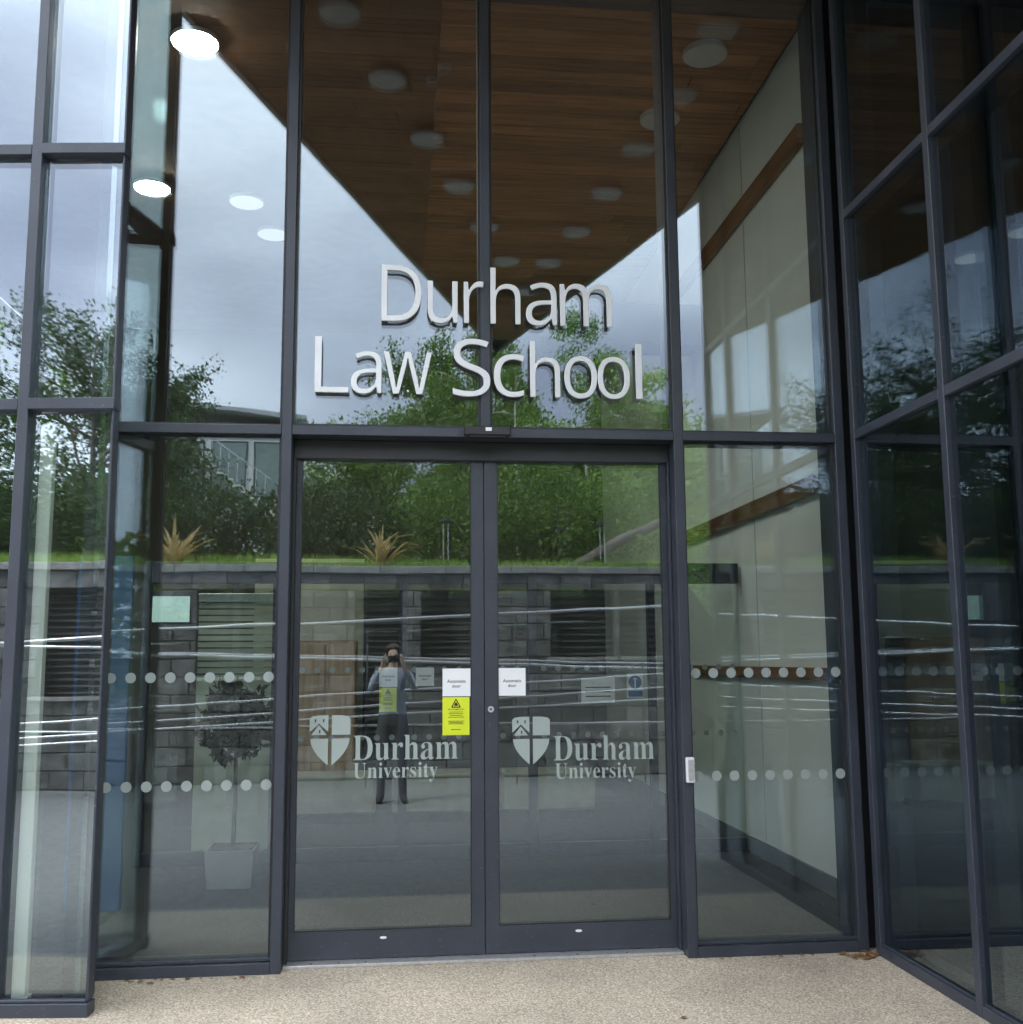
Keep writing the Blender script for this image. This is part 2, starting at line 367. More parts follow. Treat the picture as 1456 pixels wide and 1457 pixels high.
# ------------------------------------------------------------------ front entrance screen
FH = 5.60   # frame height
fac = thing('glass_entrance_wall', 'front curtain wall of slate grey frames holding the double sliding doors', 'glass wall')
def mull(x, z0, z1, wd=0.055, y1=0.26, p=fac, name='mullion'):
    return box(name, (x - wd / 2, x + wd / 2, 0.0, y1, z0, z1), 'frame', p, 0.003)
mull(-1.56, 0, FH); mull(-0.594, 0, FH); mull(0.492, 2.85, FH); mull(1.585, 0, FH); mull(2.5325, 0, FH)
box('mullion', (2.52, 2.69, 0.075, 0.30, 0, FH + 0.001), 'dark', fac)
TZ = 2.824
def trans(x0, x1, z0, z1, y0=0.0, y1=0.22, p=fac, name='transom'):
    return box(name, (x0 + 0.0005, x1 - 0.0005, y0, y1, z0, z1), 'frame', p, 0.003)
trans(-1.5325, -0.6215, 2.798, 2.850); trans(-0.5665, 1.5575, 2.798, 2.850); trans(1.6125, 2.505, 2.798, 2.850)
trans(-1.5325, -0.6215, 0.0, 0.056); trans(1.6125, 2.505, 0.0, 0.056)
for a, b2_ in ((-1.5325, -0.6215), (1.6125, 2.505)):
    box('cill', (a, b2_, 0.028, 0.048, 0.058, 0.075), 'frame', fac, 0.002)
# glazing with dark gaskets
def pane(x0, x1, z0, z1, y0=0.05, mat='glass', p=fac, gk=0.012):
    o = box('glass_pane', (x0, x1, y0, y0 + 0.03, z0, z1), mat, p)
    boxes('gasket', [(x0 - 0.001, x0 + gk, y0 - 0.012, y0 - 0.001, z0, z1), (x1 - gk, x1 + 0.001, y0 - 0.012, y0 - 0.001, z0, z1),
                     (x0 + gk, x1 - gk, y0 - 0.012, y0 - 0.001, z0 - 0.001, z0 + gk), (x0 + gk, x1 - gk, y0 - 0.012, y0 - 0.001, z1 - gk, z1 + 0.001)], 'dark', o)
    return o
dotme = mesh('dot', *cyl(1, (0, -0.0015, 0), 0.0275, 0.0012, 24)); dotme.materials.append(M['dotfrost'])
PL = pane(-1.53, -0.624, 0.058, 2.797); pane(-1.53, -0.624, 2.851, FH)
pane(-0.566, 0.464, 2.851, FH, 0.03); pane(0.520, 1.557, 2.851, FH, 0.03)
PR = pane(1.614, 2.505, 0.058, 2.797); pane(1.614, 2.505, 2.851, FH)
for i in range(9):
    for z in (1.494, 0.936):
        obj('dot', dotme, None, PL, (-1.477 + i * 0.1014, 0.05, z)); obj('dot', dotme, None, PR, (1.657 + i * 0.1008, 0.05, z))
box('head_panel', (-1.5875, 2.69, 0.022, 0.30, 5.602, 6.30), 'frame', fac)
# door head and jambs
box('door_head', (-0.566, 1.557, 0.13, 0.30, 2.69, 2.797), 'dark', fac, 0.004)
box('door_jamb', (-0.5655, -0.548, 0.11, 0.30, 0.0, 2.689), 'dark', fac, 0.002)
box('door_jamb', (1.543, 1.5565, 0.11, 0.30, 0.0, 2.689), 'frame', fac, 0.002)
th = box('threshold', (-0.566, 1.557, 0.075, 0.30, 0.0, 0.016), 'alu', fac, 0.003)
for x in (-0.42, -0.28, -0.14, 0.75, 0.98, 1.25):
    v, f = cyl(2, (x, 0.105, 0.0155), 0.006, 0.002, 10); obj('screw', mesh('screw', v, f), 'dark', th)
# automatic doors
def crest(parent, x0, x1, zt, zb, y):
    W = x1 - x0; H = zt - zb; g = W * 0.045; cx = x0 + W * 0.5; zm = zt - H * 0.43
    def slab(name, pts, mat='frost', yy=y):
        n = len(pts); v = [(p[0], yy, p[1]) for p in pts] + [(p[0], yy - 0.001, p[1]) for p in pts]
        f = [tuple(range(n - 1, -1, -1)), tuple(range(n, 2 * n))] + [(i, (i + 1) % n, n + (i + 1) % n, n + i) for i in range(n)]
        return v, f
    V, F = [], []
    def top(sgn):   # outline of an upper quarter with a gently bowed top
        e = cx + sgn * W * 0.5; i = cx + sgn * g
        return e, i
    for s in (-1, 1):
        e, i = top(s)
        if s == 1:
            pts = [(i, zm + g), (e, zm + g), (e, zt - H * 0.07), (e - s * W * 0.06, zt - H * 0.02), ((e + i) / 2, zt), (i, zt)]
            add(V, F, slab('q', pts))
        else:       # the quarter with a chevron and three small lions cut out
            ap = ((e + i) / 2, zm + g + H * 0.22); lw = W * 0.03
            pts = [(i, zt), ((e + i) / 2, zt), (e + W * 0.06, zt - H * 0.02), (e, zt - H * 0.07), (e, zm + g + H * 0.06), (ap[0], ap[1] + lw * 0.5), (i, zm + g + H * 0.06)]
            add(V, F, slab('q', pts))
            add(V, F, slab('q', [(e + lw * 1.3, zm + g), (i - lw * 1.3, zm + g), (ap[0], ap[1] - lw * 1.1)]))
        # lower quarter
        side = []
        for k in range(9):
            t = k / 8; side.append((cx + s * (g + (W * 0.48 - g) * (1 - t ** 1.9)), (zm - g) - (H * 0.57 - g) * t))
        add(V, F, slab('q', [(i, zm - g)] + side))
    o = obj('crest', mesh('crest', V, F), 'frost', parent)
    V, F = [], []
    for lx, lz in ((-0.36, 0.89), (-0.16, 0.89), (-0.255, 0.67)):
        px, pz = cx + lx * W, zb + lz * H; a = W * 0.02
        add(V, F, slab('l', [(px - a, pz - a * 2.2), (px - a * .3, pz - a), (px + a * .4, pz - a * 2.3), (px + a, pz - a * .4), (px + a * .7, pz + a), (px + a * 1.5, pz + a * 1.6), (px, pz + a * 2.3), (px - a * 1.4, pz + a * 1.1), (px - a * .5, pz + a * .3)], yy=y - 0.0015))
    obj('crest_lion', mesh('crest_lion', V, F), 'ink', parent)
def door(xg0, xg1, s0, s1, cr, tx, un):
    d = obj('sliding_door', mesh('sliding_door', *(lambda L_: (sum([boxv(*b) for b in L_], []), [tuple(i + 8 * k for i in q) for k in range(len(L_)) for q in BF]))([
        (s0, xg0, 0.16, 0.21, 0.02, 2.74), (xg1, s1, 0.16, 0.21, 0.02, 2.74), (xg0, xg1, 0.161, 0.209, 0.02, 0.160), (xg0, xg1, 0.161, 0.209, 2.692, 2.74)])), 'frame', fac)
    g = box('glass_pane', (xg0, xg1, 0.172, 0.190, 0.160, 2.692), 'doorglass', d)
    boxes('gasket', [(xg0, xg0 + 0.006, 0.166, 0.171, 0.166, 2.692), (xg1 - 0.006, xg1, 0.166, 0.171, 0.166, 2.692), (xg0, xg1, 0.166, 0.171, 0.160, 0.166)], 'dark', d)
    crest(d, *cr, 0.1715)
    text_mesh('lettering', mathserif('Durham'), 'frost', d, tx, 0.1705, offset=-0.005)
    text_mesh('lettering', mathserif('University'), 'frost', d, un, 0.1705, offset=-0.005)
    xm = (s0 + s1) / 2 - 0.02
    v, f = cyl(1, (0, 0, 0), 0.5, 0.01, 20); v = [(p[0] * 0.036 + xm, 0.1595 - 0.007 + p[1] * 0.7, p[2] * 0.013 + 0.123) for p in v]
    obj('floor_bolt_cover', mesh('floor_bolt_cover', v, f, False), 'letter', d)
    return d
DL = door(-0.522, 0.422, -0.549, 0.4895, (-0.455, -0.237, 1.283, 1.018), (-0.222, 0.346, 1.040, 1.173), (-0.219, 0.236, 0.922, 1.028))
DR = door(0.566, 1.514, 0.4945, 1.542, (0.646, 0.856, 1.262, 1.004), (0.874, 1.442, 1.020, 1.155), (0.882, 1.336, 0.900, 1.008))
v, f = cyl(1, (0.527, 0.150, 1.306), 0.017, 0.01, 24); lk = obj('door_lock', mesh('door_lock', v, f), 'steel', DR)
v, f = cyl(1, (0.527, 0.1475, 1.306), 0.006, 0.003, 12); obj('key_slot', mesh('key_slot', v, f), 'dark', DR)

# motion sensor over the doors, exit button on the jamb
sn = thing('door_sensor', 'black motion sensor housing on the transom above the sliding doors', 'sensor', (0.498, 0, 2.80))
box('housing', (-0.129, 0.129, -0.055, -0.0005, 0.0, 0.05), 'dark', sn, 0.006)
box('lens_window', (-0.10, 0.10, -0.048, -0.01, -0.012, -0.0005), 'ink', sn, 0.003)
box('white_tag', (-0.012, 0.022, -0.0575, -0.0555, 0.022, 0.042), 'paper', sn)
pb = thing('push_pad', 'small white push button box on the door jamb beside the right pane', 'button', (1.593, 0, 0.91))
box('housing', (-0.023, 0.023, -0.03, -0.0005, 0, 0.135), 'letter', pb, 0.005)
box('push_plate', (-0.014, 0.014, -0.034, -0.0305, 0.014, 0.121), 'alu', pb, 0.001)

# ------------------------------------------------------------------ the raised letters
sg = thing('sign', 'raised white letters reading Durham Law School above the sliding doors', 'sign', (0.0, 0, 0))
LET = [('D', -0.089, 0.132, 3.447, 3.771), ('u', 0.167, 0.335, 3.441, 3.686), ('r', 0.370, 0.482, 3.446, 3.690), ('h', 0.520, 0.690, 3.447, 3.774), ('a', 0.721, 0.897, 3.442, 3.694), ('m', 0.916, 1.214, 3.445, 3.694),
       ('L', -0.450, -0.264, 3.033, 3.349), ('a', -0.252, -0.085, 3.029, 3.270), ('w', -0.073, 0.192, 3.032, 3.270), ('S', 0.308, 0.518, 3.024, 3.355), ('c', 0.537, 0.710, 3.026, 3.272), ('h', 0.741, 0.911, 3.029, 3.351), ('o', 0.935, 1.122, 3.025, 3.270), ('o', 1.125, 1.310, 3.025, 3.270), ('l', 1.344, 1.381, 3.029, 3.349)]
for ch, x0, x1, z0, z1 in LET:
    o = text_mesh('letter', mathsans(ch), 'letter', sg, (x0, x1, z0, z1), -0.010, extrude=0.005, bevel=0.002, offset=-0.010)
    v, f = cyl(1, ((x0 + (0.022 if ch in 'Durhml' else (x1 - x0) / 2)), -0.010, z0 + 0.018), 0.006, 0.038, 8); obj('standoff', mesh('standoff', v, f), 'steel', o)

# ------------------------------------------------------------------ notices on the door glass
def notice(name, label, cat, x0, x1, z0, z1, y, mat, lines, group=None):
    t = thing(name, label, cat, (x0, y, z0), 0, group)
    box('sheet', (0, x1 - x0, -0.0015, 0, 0, z1 - z0), mat, t)
    return t
for x0, x1, lab in ((0.262, 0.416, 'white square notice reading Automatic door on the left leaf beside the centre stile'), (0.571, 0.722, 'white square notice reading Automatic door on the right leaf beside the centre stile')):
    t = notice('paper_notice', lab, 'notice', x0, x1, 1.378, 1.529, 0.170, 'paper', None, 'automatic door notices')
    text_mesh('print', 'Automatic', 'ink', t, (0.025, 0.128, 0.073, 0.091), -0.002, offset=0.01)
    text_mesh('print', 'door', 'ink', t, (0.053, 0.100, 0.047, 0.064), -0.002, offset=0.01)
def warning(x0, z0, W, H, y, lab):
    t = notice('warning_sticker', lab, 'sticker', x0, x0 + W, z0, z0 + H, y, 'yellow', None)
    cx = W / 2; V, F = [], []
    a, b_, c_ = (cx - W * .16, H * .735), (cx + W * .16, H * .735), (cx, H * .945)
    k = 0.006
    for p, q in ((a, b_), (b_, c_), (c_, a)):
        d = Vector((q[0] - p[0], 0, q[1] - p[1])).normalized(); n = Vector((-d.z, 0, d.x)) * k * 0.5
        P, Q = Vector((p[0], -0.002, p[1])), Vector((q[0], -0.002, q[1]))
        i0 = len(V); V += [tuple(P + n), tuple(P - n), tuple(Q - n), tuple(Q + n)]; F.append((i0, i0 + 1, i0 + 2, i0 + 3))
    i0 = len(V); V += [(cx - .012, -.0021, H * .77), (cx + .012, -.0021, H * .77), (cx + .004, -.0021, H * .86), (cx - .004, -.0021, H * .86)]; F.append((i0, i0 + 1, i0 + 2, i0 + 3))
    for zz, ww in ((.60, .5), (.555, .55), (.51, .45), (.465, .6), (.36, .62), (.325, .5), (.29, .58), (.14, .35)):
        i0 = len(V); V += [(cx - W * ww / 2, -.002, H * zz), (cx + W * ww / 2, -.002, H * zz), (cx + W * ww / 2, -.002, H * zz + .003), (cx - W * ww / 2, -.002, H * zz + .003)]; F.append((i0, i0 + 1, i0 + 2, i0 + 3))
    obj('print', mesh('print', V, F), 'ink', t)
    text_mesh('print', 'AUTOMATIC', 'ink', t, (W * .2, W * .8, H * .655, H * .695), -0.002, offset=0.01)
warning(0.262, 1.168, 0.148, 0.205, 0.170, 'yellow warning sticker with black triangle below the left white notice')

# ------------------------------------------------------------------ right wing (glass at right angles)
WX = 2.575; WE = -2.62
wing = thing('glass_wing', 'dark glazed side wing standing at right angles to the entrance doors', 'glass wall', (WX, 0, 0))
def wbox(name, x0, x1, y0, y1, z0, z1, mat='frame', p=wing, bev=0.003): return box(name, (x0, x1, y0, y1, z0, z1), mat, p, bev)
WY = [-0.075, -1.075, -2.065, WE]
WH = 5.64
for k, yv in enumerate(WY): wbox('mullion', 0.0, 0.22, yv - 0.0275, yv + 0.0275, 0, WH)
wbox('mullion', 0.10, 0.22, -0.04, 0.07, 0, WH, 'dark')
for k in range(3):
    y1, y0 = WY[k] - 0.028, WY[k + 1] + 0.028
    for z0, z1 in ((0.0, 0.056), (2.798, 2.850), (4.105, 4.157)):
        wbox('transom', 0.0005, 0.2, y0, y1, z0, z1)
    wbox('cill', 0.008, 0.0255, y0, y1, 0.0565, 0.066, 'frame')
    for i, (z0, z1) in enumerate(((0.058, 2.797), (2.851, 4.104), (4.158, WH))):
        g = wbox('glass_pane', 0.026, 0.056, y0 - 0.002, y1 + 0.002, z0, z1, 'wingglass', wing, 0)
wbox('roof', 0.0, 3.2, WE - 0.03, 0.07, 5.642, 5.655, 'frame')
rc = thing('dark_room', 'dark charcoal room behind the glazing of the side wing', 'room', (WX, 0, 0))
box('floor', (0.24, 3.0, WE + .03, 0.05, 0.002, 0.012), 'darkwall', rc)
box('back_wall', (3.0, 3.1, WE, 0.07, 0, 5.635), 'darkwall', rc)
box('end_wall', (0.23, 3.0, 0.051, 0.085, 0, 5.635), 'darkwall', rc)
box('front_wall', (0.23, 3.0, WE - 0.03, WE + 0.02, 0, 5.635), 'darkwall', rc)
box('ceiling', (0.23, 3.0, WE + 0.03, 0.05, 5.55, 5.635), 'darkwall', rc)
box('inner_post', (0.55, 0.63, -1.75, -1.67, 0.013, 5.39), 'frame', rc)
box('inner_post', (0.55, 0.63, -0.80, -0.72, 0.013, 5.39), 'frame', rc)

# ------------------------------------------------------------------ left projecting bay
BA = -R(6.0)
bay = thing('glass_bay', 'projecting glazed bay of slate grey frames at the left of the entrance', 'glass wall', (-1.362, -0.56, 0), BA)
BH = 7.2
def bb(name, x0, x1, y0, y1, z0, z1, mat='frame', bev=0.003, p=bay): return box(name, (x0, x1, y0, y1, z0, z1), mat, p, bev)
bb('corner_post', -0.074, -0.016, 0.082, 0.125, 0.062, BH, 'brownpost'); bb('corner_trim', -0.0155, -0.004, 0.012, 0.082, 0.062, BH)
bb('mullion', -0.468, -0.415, 0.0, 0.16, 0.0, BH); bb('mullion', -1.42, -1.365, 0.0, 0.16, 0, BH); bb('mullion', -2.42, -2.365, 0.0, 0.16, 0, BH)
for z0, z1 in ((0.0, 0.06), (2.792, 2.848), (4.10, 4.155)):
    bb('transom', -0.4145, 0.004, -0.012, 0.079, z0, z1); bb('transom', -1.3645, -0.4685, 0.002, 0.13, z0, z1); bb('transom', -2.3645, -1.4205, 0.002, 0.13, z0, z1)
bb('cill', -0.41, -0.01, 0.0, 0.028, 0.0605, 0.074, 'frame')
for a, b_ in ((-0.413, -0.017), (-1.364, -0.47), (-2.364, -1.422)):
    for z0, z1 in ((0.062, 2.791), (2.849, 4.099), (4.156, BH)):
        bb('glass_pane', a, b_, 0.05, 0.08, z0, z1, 'bayglass', 0)
BM = (Matrix.Translation((-1.362, -0.56, 0)) @ Matrix.Rotation(BA, 4, 'Z')).inverted()
RA, RB = Vector((-1.388, -0.495, 0)), Vector((-1.528, -0.004, 0)); RD = (RB - RA).normalized(); RN = Vector((RD.y, -RD.x, 0)); RL = (RB - RA).length
def rbox(name, u0, u1, n0, n1, z0, z1, mat):
    q = [RA + RD * u + RN * n_ for u, n_ in ((u0, n0), (u0, n1), (u1, n1), (u1, n0))]
    v = [tuple(BM @ Vector((p.x, p.y, z))) for z in (z0, z1) for p in q]
    me = mesh(name, v, BF); bm = bmesh.new(); bm.from_mesh(me); bmesh.ops.recalc_face_normals(bm, faces=bm.faces); bm.to_mesh(me); bm.free()
    return obj(name, me, mat, bay)
for z0, z1 in ((0.0, 0.058), (2.794, 2.846), (4.102, 4.153)): rbox('transom', 0.0, RL - 0.03, -0.10, 0.008, z0, z1, 'dark')
for z0, z1 in ((0.06, 2.792), (2.848, 4.100), (4.155, BH)): rbox('glass_pane', 0.02, RL - 0.04, -0.05, -0.025, z0, z1, 'bayglass')
rbox('mullion', RL - 0.05, RL - 0.003, -0.10, -0.004, 0.059, BH, 'dark')
bb('roof', -3.2, 0.0, 0.03, 0.62, BH + 0.001, BH + 0.12, 'frame')
cl = thing('white_column', 'slim white column standing inside the left glazed bay', 'column', (-1.745, -0.30, 0))
box('shaft', (-0.038, 0.038, -0.03, 0.03, 0.03, 2.76), 'column', cl, 0.004); box('base_plate', (-0.05, 0.05, -0.035, 0.035, 0.006, 0.0295), 'letter', cl, 0.002)
cl = thing('white_column', 'white column behind the pane at the far left edge', 'column', (-2.18, -0.10, 0))
box('shaft', (-0.038, 0.038, -0.03, 0.03, 0.03, 2.76), 'column', cl, 0.004); box('base_plate', (-0.05, 0.05, -0.035, 0.035, 0.006, 0.0295), 'letter', cl, 0.002)

# ------------------------------------------------------------------ canopy with timber soffit
SZ = 5.66
TRI = [(-1.52, 0.02), (-1.385, -0.50), (1.32, -7.99), (2.70, -2.92), (2.70, 0.02)]
can = thing('entrance_canopy', 'pointed entrance canopy with brown timber plank soffit above the doors', 'canopy', (0, 0, SZ))
n = len(TRI)
v = [(x, y, 0.03) for x, y in TRI] + [(x, y, 0.45) for x, y in TRI]
f = [tuple(range(n)), tuple(range(2 * n - 1, n - 1, -1))] + [(i, n + i, n + (i + 1) % n, (i + 1) % n) for i in range(n)]
obj('roof_deck', mesh('roof_deck', v, f), 'frame', can)
# fascia edge along both free sides
def fascia(a, b_):
    a, b_ = Vector((*a, 0)), Vector((*b_, 0)); d = (b_ - a).normalized(); nrm = Vector((d.y, -d.x, 0)) * 0.02
    pts = [a - nrm, b_ - nrm, b_ + nrm, a + nrm]
    v = [(p.x, p.y, -0.02) for p in pts] + [(p.x, p.y, 0.47) for p in pts]
    obj('fascia', mesh('fascia', v, BF), 'alu', can)
fascia(TRI[1], TRI[2]); fascia(TRI[2], TRI[3])
def span(y):
    xs = []
    for i in range(n):
        (xa, ya), (xb, yb) = TRI[i], TRI[(i + 1) % n]
        if (ya - y) * (yb - y) <= 0 and abs(ya - yb) > 1e-6: xs.append(xa + (y - ya) / (yb - ya) * (xb - xa))
    return (min(xs), max(xs)) if len(xs) >= 2 else None
rng = random.Random(5); y = 0.015; pw = 0.145
while y - pw > -7.4:
    s0, s1 = span(y - 0.002), span(y - pw + 0.006)
    if s0 and s1:
        k0, k1 = max(s0[0], s1[0]) * 0, 0
        xa0, xb0, xa1, xb1 = s0[0] + .02, s0[1] - .02, s1[0] + .02, s1[1] - .02
        t0 = 0.0; cuts = [0.0]
        L_ = xb0 - xa0; p = rng.uniform(0.6, 2.2)
        while p < L_ - 0.3: cuts.append(p / L_); p += rng.uniform(1.6, 2.4)
        cuts.append(1.0)
        for a, b_ in zip(cuts[:-1], cuts[1:]):
            e = 0.004 / max(L_, .1)
            zo = rng.uniform(-0.004, 0.0)
            q = [(xa0 + (xb0 - xa0) * (a + e), y - 0.002), (xa1 + (xb1 - xa1) * (a + e), y - pw + 0.006), (xa1 + (xb1 - xa1) * (b_ - e), y - pw + 0.006), (xa0 + (xb0 - xa0) * (b_ - e), y - 0.002)]
            vv = [(px, py, zo) for px, py in q] + [(px, py, 0.0285) for px, py in q]
            obj('soffit_plank', mesh('soffit_plank', vv, BF), 'soffit', can)
    y -= pw
# a few dark service joints in the soffit
def lamp(lab, x, y, z, r=0.135, on=False, group=None):
    t = thing('ceiling_light', lab, 'ceiling light', (x, y, z), 0, group)
    v, f = cyl(2, (0, 0, -0.035), r, 0.034, 36); obj('rim', mesh('rim', v, f), 'rim', t)
    v, f = cyl(2, (0, 0, -0.043), r * 0.94, 0.0078, 36); obj('diffuser', mesh('diffuser', v, f), {True: 'lamp_on', False: 'lamp_off', 2: 'lamp_dim'}[on], t)
ORD = ['nearest the doors', 'second from the doors', 'third from the doors', 'fourth from the doors', 'fifth from the doors', 'sixth from the doors', 'seventh from the doors']
row1 = [(-0.375, -0.445), (-0.083, -1.215), (0.219, -2.048), (0.52, -2.88), (0.812, -3.744), (1.103, -4.587)]
row2 = [(2.061, -0.362), (2.019, -1.194), (1.915, -2.058), (1.821, -2.911), (1.697, -3.775), (1.551, -4.618), (1.457, -5.493)]
for i, (x, y) in enumerate(row1): lamp('round unlit light in the left row of the timber soffit, ' + ORD[i], x, y, SZ - 0.005, group='unlit lights in the canopy soffit')
for i, (x, y) in enumerate(row2): lamp('round unlit light in the right row of the timber soffit, ' + ORD[i], x, y, SZ - 0.005, group='unlit lights in the canopy soffit')
for lab, x, y, r in (('small white smoke detector in the soffit near the left light row', 0.31, -1.04, 0.05), ('small white sensor in the soffit beside the smoke detector', 0.23, -1.23, 0.04), ('tiny white sensor in the soffit close to its left edge', -0.73, -0.86, 0.028)):
    t = thing('detector', lab, 'detector', (x, y, SZ - 0.005))
    v, f = cyl(2, (0, 0, -0.02), r, 0.019, 24); obj('base', mesh('base', v, f), 'lamp_off', t)
    v, f = cyl(2, (0, 0, -0.04), r * .55, 0.0195, 20); obj('sensing_head', mesh('sensing_head', v, f), 'rim', t)
IL = [(-1.50, 1.75, True, 'lit round light inside, nearest the left glazing'), (-1.50, 4.55, 2, 'dimly lit round light inside seen behind the upper left pane'), (-1.33, 5.35, 2, 'farthest dimly lit round light inside seen behind the upper left pane'), (-2.36, 4.30, True, 'lit round light inside seen at the edge of the left bay'),
      (2.30, 1.55, False, 'unlit round light on the inside timber ceiling by the white wall'), (2.20, 2.55, False, 'unlit round light on the inside ceiling, farther along the white wall')]
for x, y, on, lab in IL: lamp(lab, x, y, 6.13, 0.17, on)

# ------------------------------------------------------------------ inner lobby screen
ls = thing('lobby_screen', 'inner glazed lobby screen with dark frames behind the sliding doors', 'glass screen', (0, 3.0, 0))
for x0, x1 in ((-2.0, -1.94), (-0.98, -0.92), (0.03, 0.10), (1.09, 1.16), (2.10, 2.16)):
    box('post', (x0, x1, 0, 0.08, 0.006, 2.37), 'frame', ls, 0.003)
for x0, x1 in ((-1.94, -0.98), (-0.92, 0.03), (0.10, 1.09), (1.16, 2.10), (2.16, 2.89)):
    box('transom', (x0, x1, 0.005, 0.075, 2.20, 2.37), 'frame', ls, 0.003); box('bottom_rail', (x0, x1, 0.005, 0.075, 0.006, 0.11), 'frame', ls, 0.003)
    g = box('glass_pane', (x0, x1, 0.03, 0.045, 0.11, 2.20), 'innerglass', ls)
    if x0 > -1.9:
        dm = mesh('dot', *cyl(1, (0, -0.0015, 0), 0.024, 0.0012, 16)); dm.materials.append(M['dotfrost'])
        k = 0
        while x0 + 0.06 + k * 0.12 < x1 - 0.03:
            for z in (1.50, 0.96): obj('dot', dm, None, g, (x0 + 0.06 + k * 0.12, 0.03, z))
            k += 1
for x0, x1, z0, z1, lab in ((-0.124, 0.022, 1.36, 1.516, 'small white notice on the inner lobby door behind the left leaf'), (0.17, 0.318, 1.366, 1.514, 'white notice on the inner lobby screen right of the dark post'), (1.53, 1.81, 1.215, 1.418, 'wide white notice on the inner lobby screen behind the right leaf')):
    t = notice('paper_notice', lab, 'notice', x0, x1, z0, z1, 3.028, 'paper', None)
    W, H = x1 - x0, z1 - z0
    if W < 0.2:
        text_mesh('print', 'Automatic', 'ink', t, (W * .15, W * .85, H * .5, H * .62), -0.002, offset=0.01); text_mesh('print', 'door', 'ink', t, (W * .33, W * .67, H * .32, H * .44), -0.002, offset=0.01)
    else:
        boxes('print', [(W * .12, W * .88, -.0022, -.0016, H * zz, H * zz + .009) for zz in (.6, .42, .24)], 'ink', t)
warning(-0.124, 1.164, 0.14, 0.19, 3.028, 'yellow warning sticker on the inner lobby door, farther back')
t = notice('door_sign', 'small blue and white sign with a round symbol on the inner lobby screen', 'sign', 1.915, 2.052, 1.252, 1.454, 3.028, 'paper', None)
v, f = cyl(1, (0.0685, -0.0022, 0.13), 0.055, 0.0006, 28); obj('blue_disc', mesh('blue_disc', v, f), 'blue', t)
boxes('symbol', [(0.062, 0.075, -0.0030, -0.0024, 0.085, 0.165), (0.05, 0.087, -0.0030, -0.0024, 0.150, 0.158)], 'paper', t)
box('blue_strip', (0.008, 0.129, -0.0022, -0.0016, 0.01, 0.06), 'blue', t)

# ------------------------------------------------------------------ furniture inside
t = thing('timber_cabinet', 'brown timber cabinet behind the inner lobby screen at the left', 'cabinet', (-1.35, 5.6, 0.004))
box('carcass', (0, 0.95, 0.03, 0.45, 0.08, 1.78), 'cabinet', t, 0.005); box('plinth', (0.02, 0.93, 0.06, 0.43, 0, 0.079), 'dark', t)
for a in (0.01, 0.325, 0.64): box('cupboard_door', (a, a + 0.30, 0.005, 0.0295, 0.10, 1.74), 'cabinet', t, 0.004)
t = thing('cream_board', 'tall cream wall panel above the timber cabinet', 'panel', (-1.55, 6.3, 0.004))
box('panel', (0, 1.2, 0, 0.06, 0, 2.7), 'wallcream', t, 0.004); box('edge_strip', (1.201, 1.23, -0.01, 0.06, 0, 2.7), 'frame', t, 0.003)
for x, lab in ((-1.10, 'cream upholstered bench block at the left behind the lobby doors'), (-0.02, 'cream upholstered bench block behind the centre of the lobby doors'), (1.08, 'cream upholstered bench block behind the right leaf')):
    t = thing('bench', lab, 'bench', (x, 5.0, 0.004), 0, 'bench blocks in the lobby')
    box('seat_block', (0, 0.92, 0, 0.5, 0.09, 0.46), 'cushion', t, 0.015); box('plinth', (0.04, 0.88, 0.04, 0.46, 0, 0.089), 'dark', t)
t = thing('blue_panel', 'tall blue display panel inside behind the left pane', 'panel', (-2.02, 1.3, 0.004))
box('board', (0, 0.34, 0, 0.05, 0.05, 2.25), 'bluewall', t, 0.004); box('foot', (0.06, 0.28, -0.12, 0.18, 0, 0.049), 'dark', t, 0.004)
t = thing('pale_blind', 'pale grey slatted blind panel behind the potted bay tree', 'blind', (-1.62, 3.30, 0.004))
box('head_rail', (0, 0.66, 0, 0.06, 2.06, 2.13), 'alu', t, 0.004); box('lower_panel', (0, 0.66, 0.02, 0.04, 0.05, 1.46), 'cushion', t, 0.003)
for k in range(11): box('slat', (0.005, 0.655, 0.012, 0.05, 1.475 + k * 0.0535, 1.515 + k * 0.0535), 'cushion', t)
# clipped bay tree in a white planter
def leaf_cloud(pts, size, rng, droop=0.0, asp=0.5):
    V, F = [], []
    for p in pts:
        s = size * rng.uniform(0.6, 1.3)
        a = Vector((rng.gauss(0, 1), rng.gauss(0, 1), rng.gauss(0, 1) - droop)).normalized()
        b = a.orthogonal().normalized(); b.rotate(Matrix.Rotation(rng.uniform(0, 6.28), 3, a))
        i = len(V); P = Vector(p); m = P + a * s * 0.5
        V += [tuple(P), tuple(m + b * s * asp * 0.5), tuple(P + a * s), tuple(m - b * s * asp * 0.5)]; F.append((i, i + 1, i + 2, i + 3))
    return V, F
t = thing('bay_tree', 'clipped dark bay tree in a white planter behind the left pane', 'potted tree', (-1.14, 2.25, 0.005))
rng = random.Random(11)
pts = []
while len(pts) < 900:
    p = Vector((rng.uniform(-1, 1), rng.uniform(-1, 1), rng.uniform(-1, 1)))
    if 0.35 < p.length < 1: pts.append((p.x * .27, p.y * .27, 1.14 + p.z * .27))
obj('crown', mesh('crown', *leaf_cloud(pts, 0.10, rng, 0, 0.4)), 'bay', t)
obj('trunk', mesh('trunk', *tube([(0, 0, .25), (.01, 0, .6), (0, .01, 1.1)], [.018, .015, .012], 8), True), 'bark', t)
v = [(-.15, -.15, 0), (.15, -.15, 0), (.15, .15, 0), (-.15, .15, 0), (-.17, -.17, .26), (.17, -.17, .26), (.17, .17, .26), (-.17, .17, .26)]
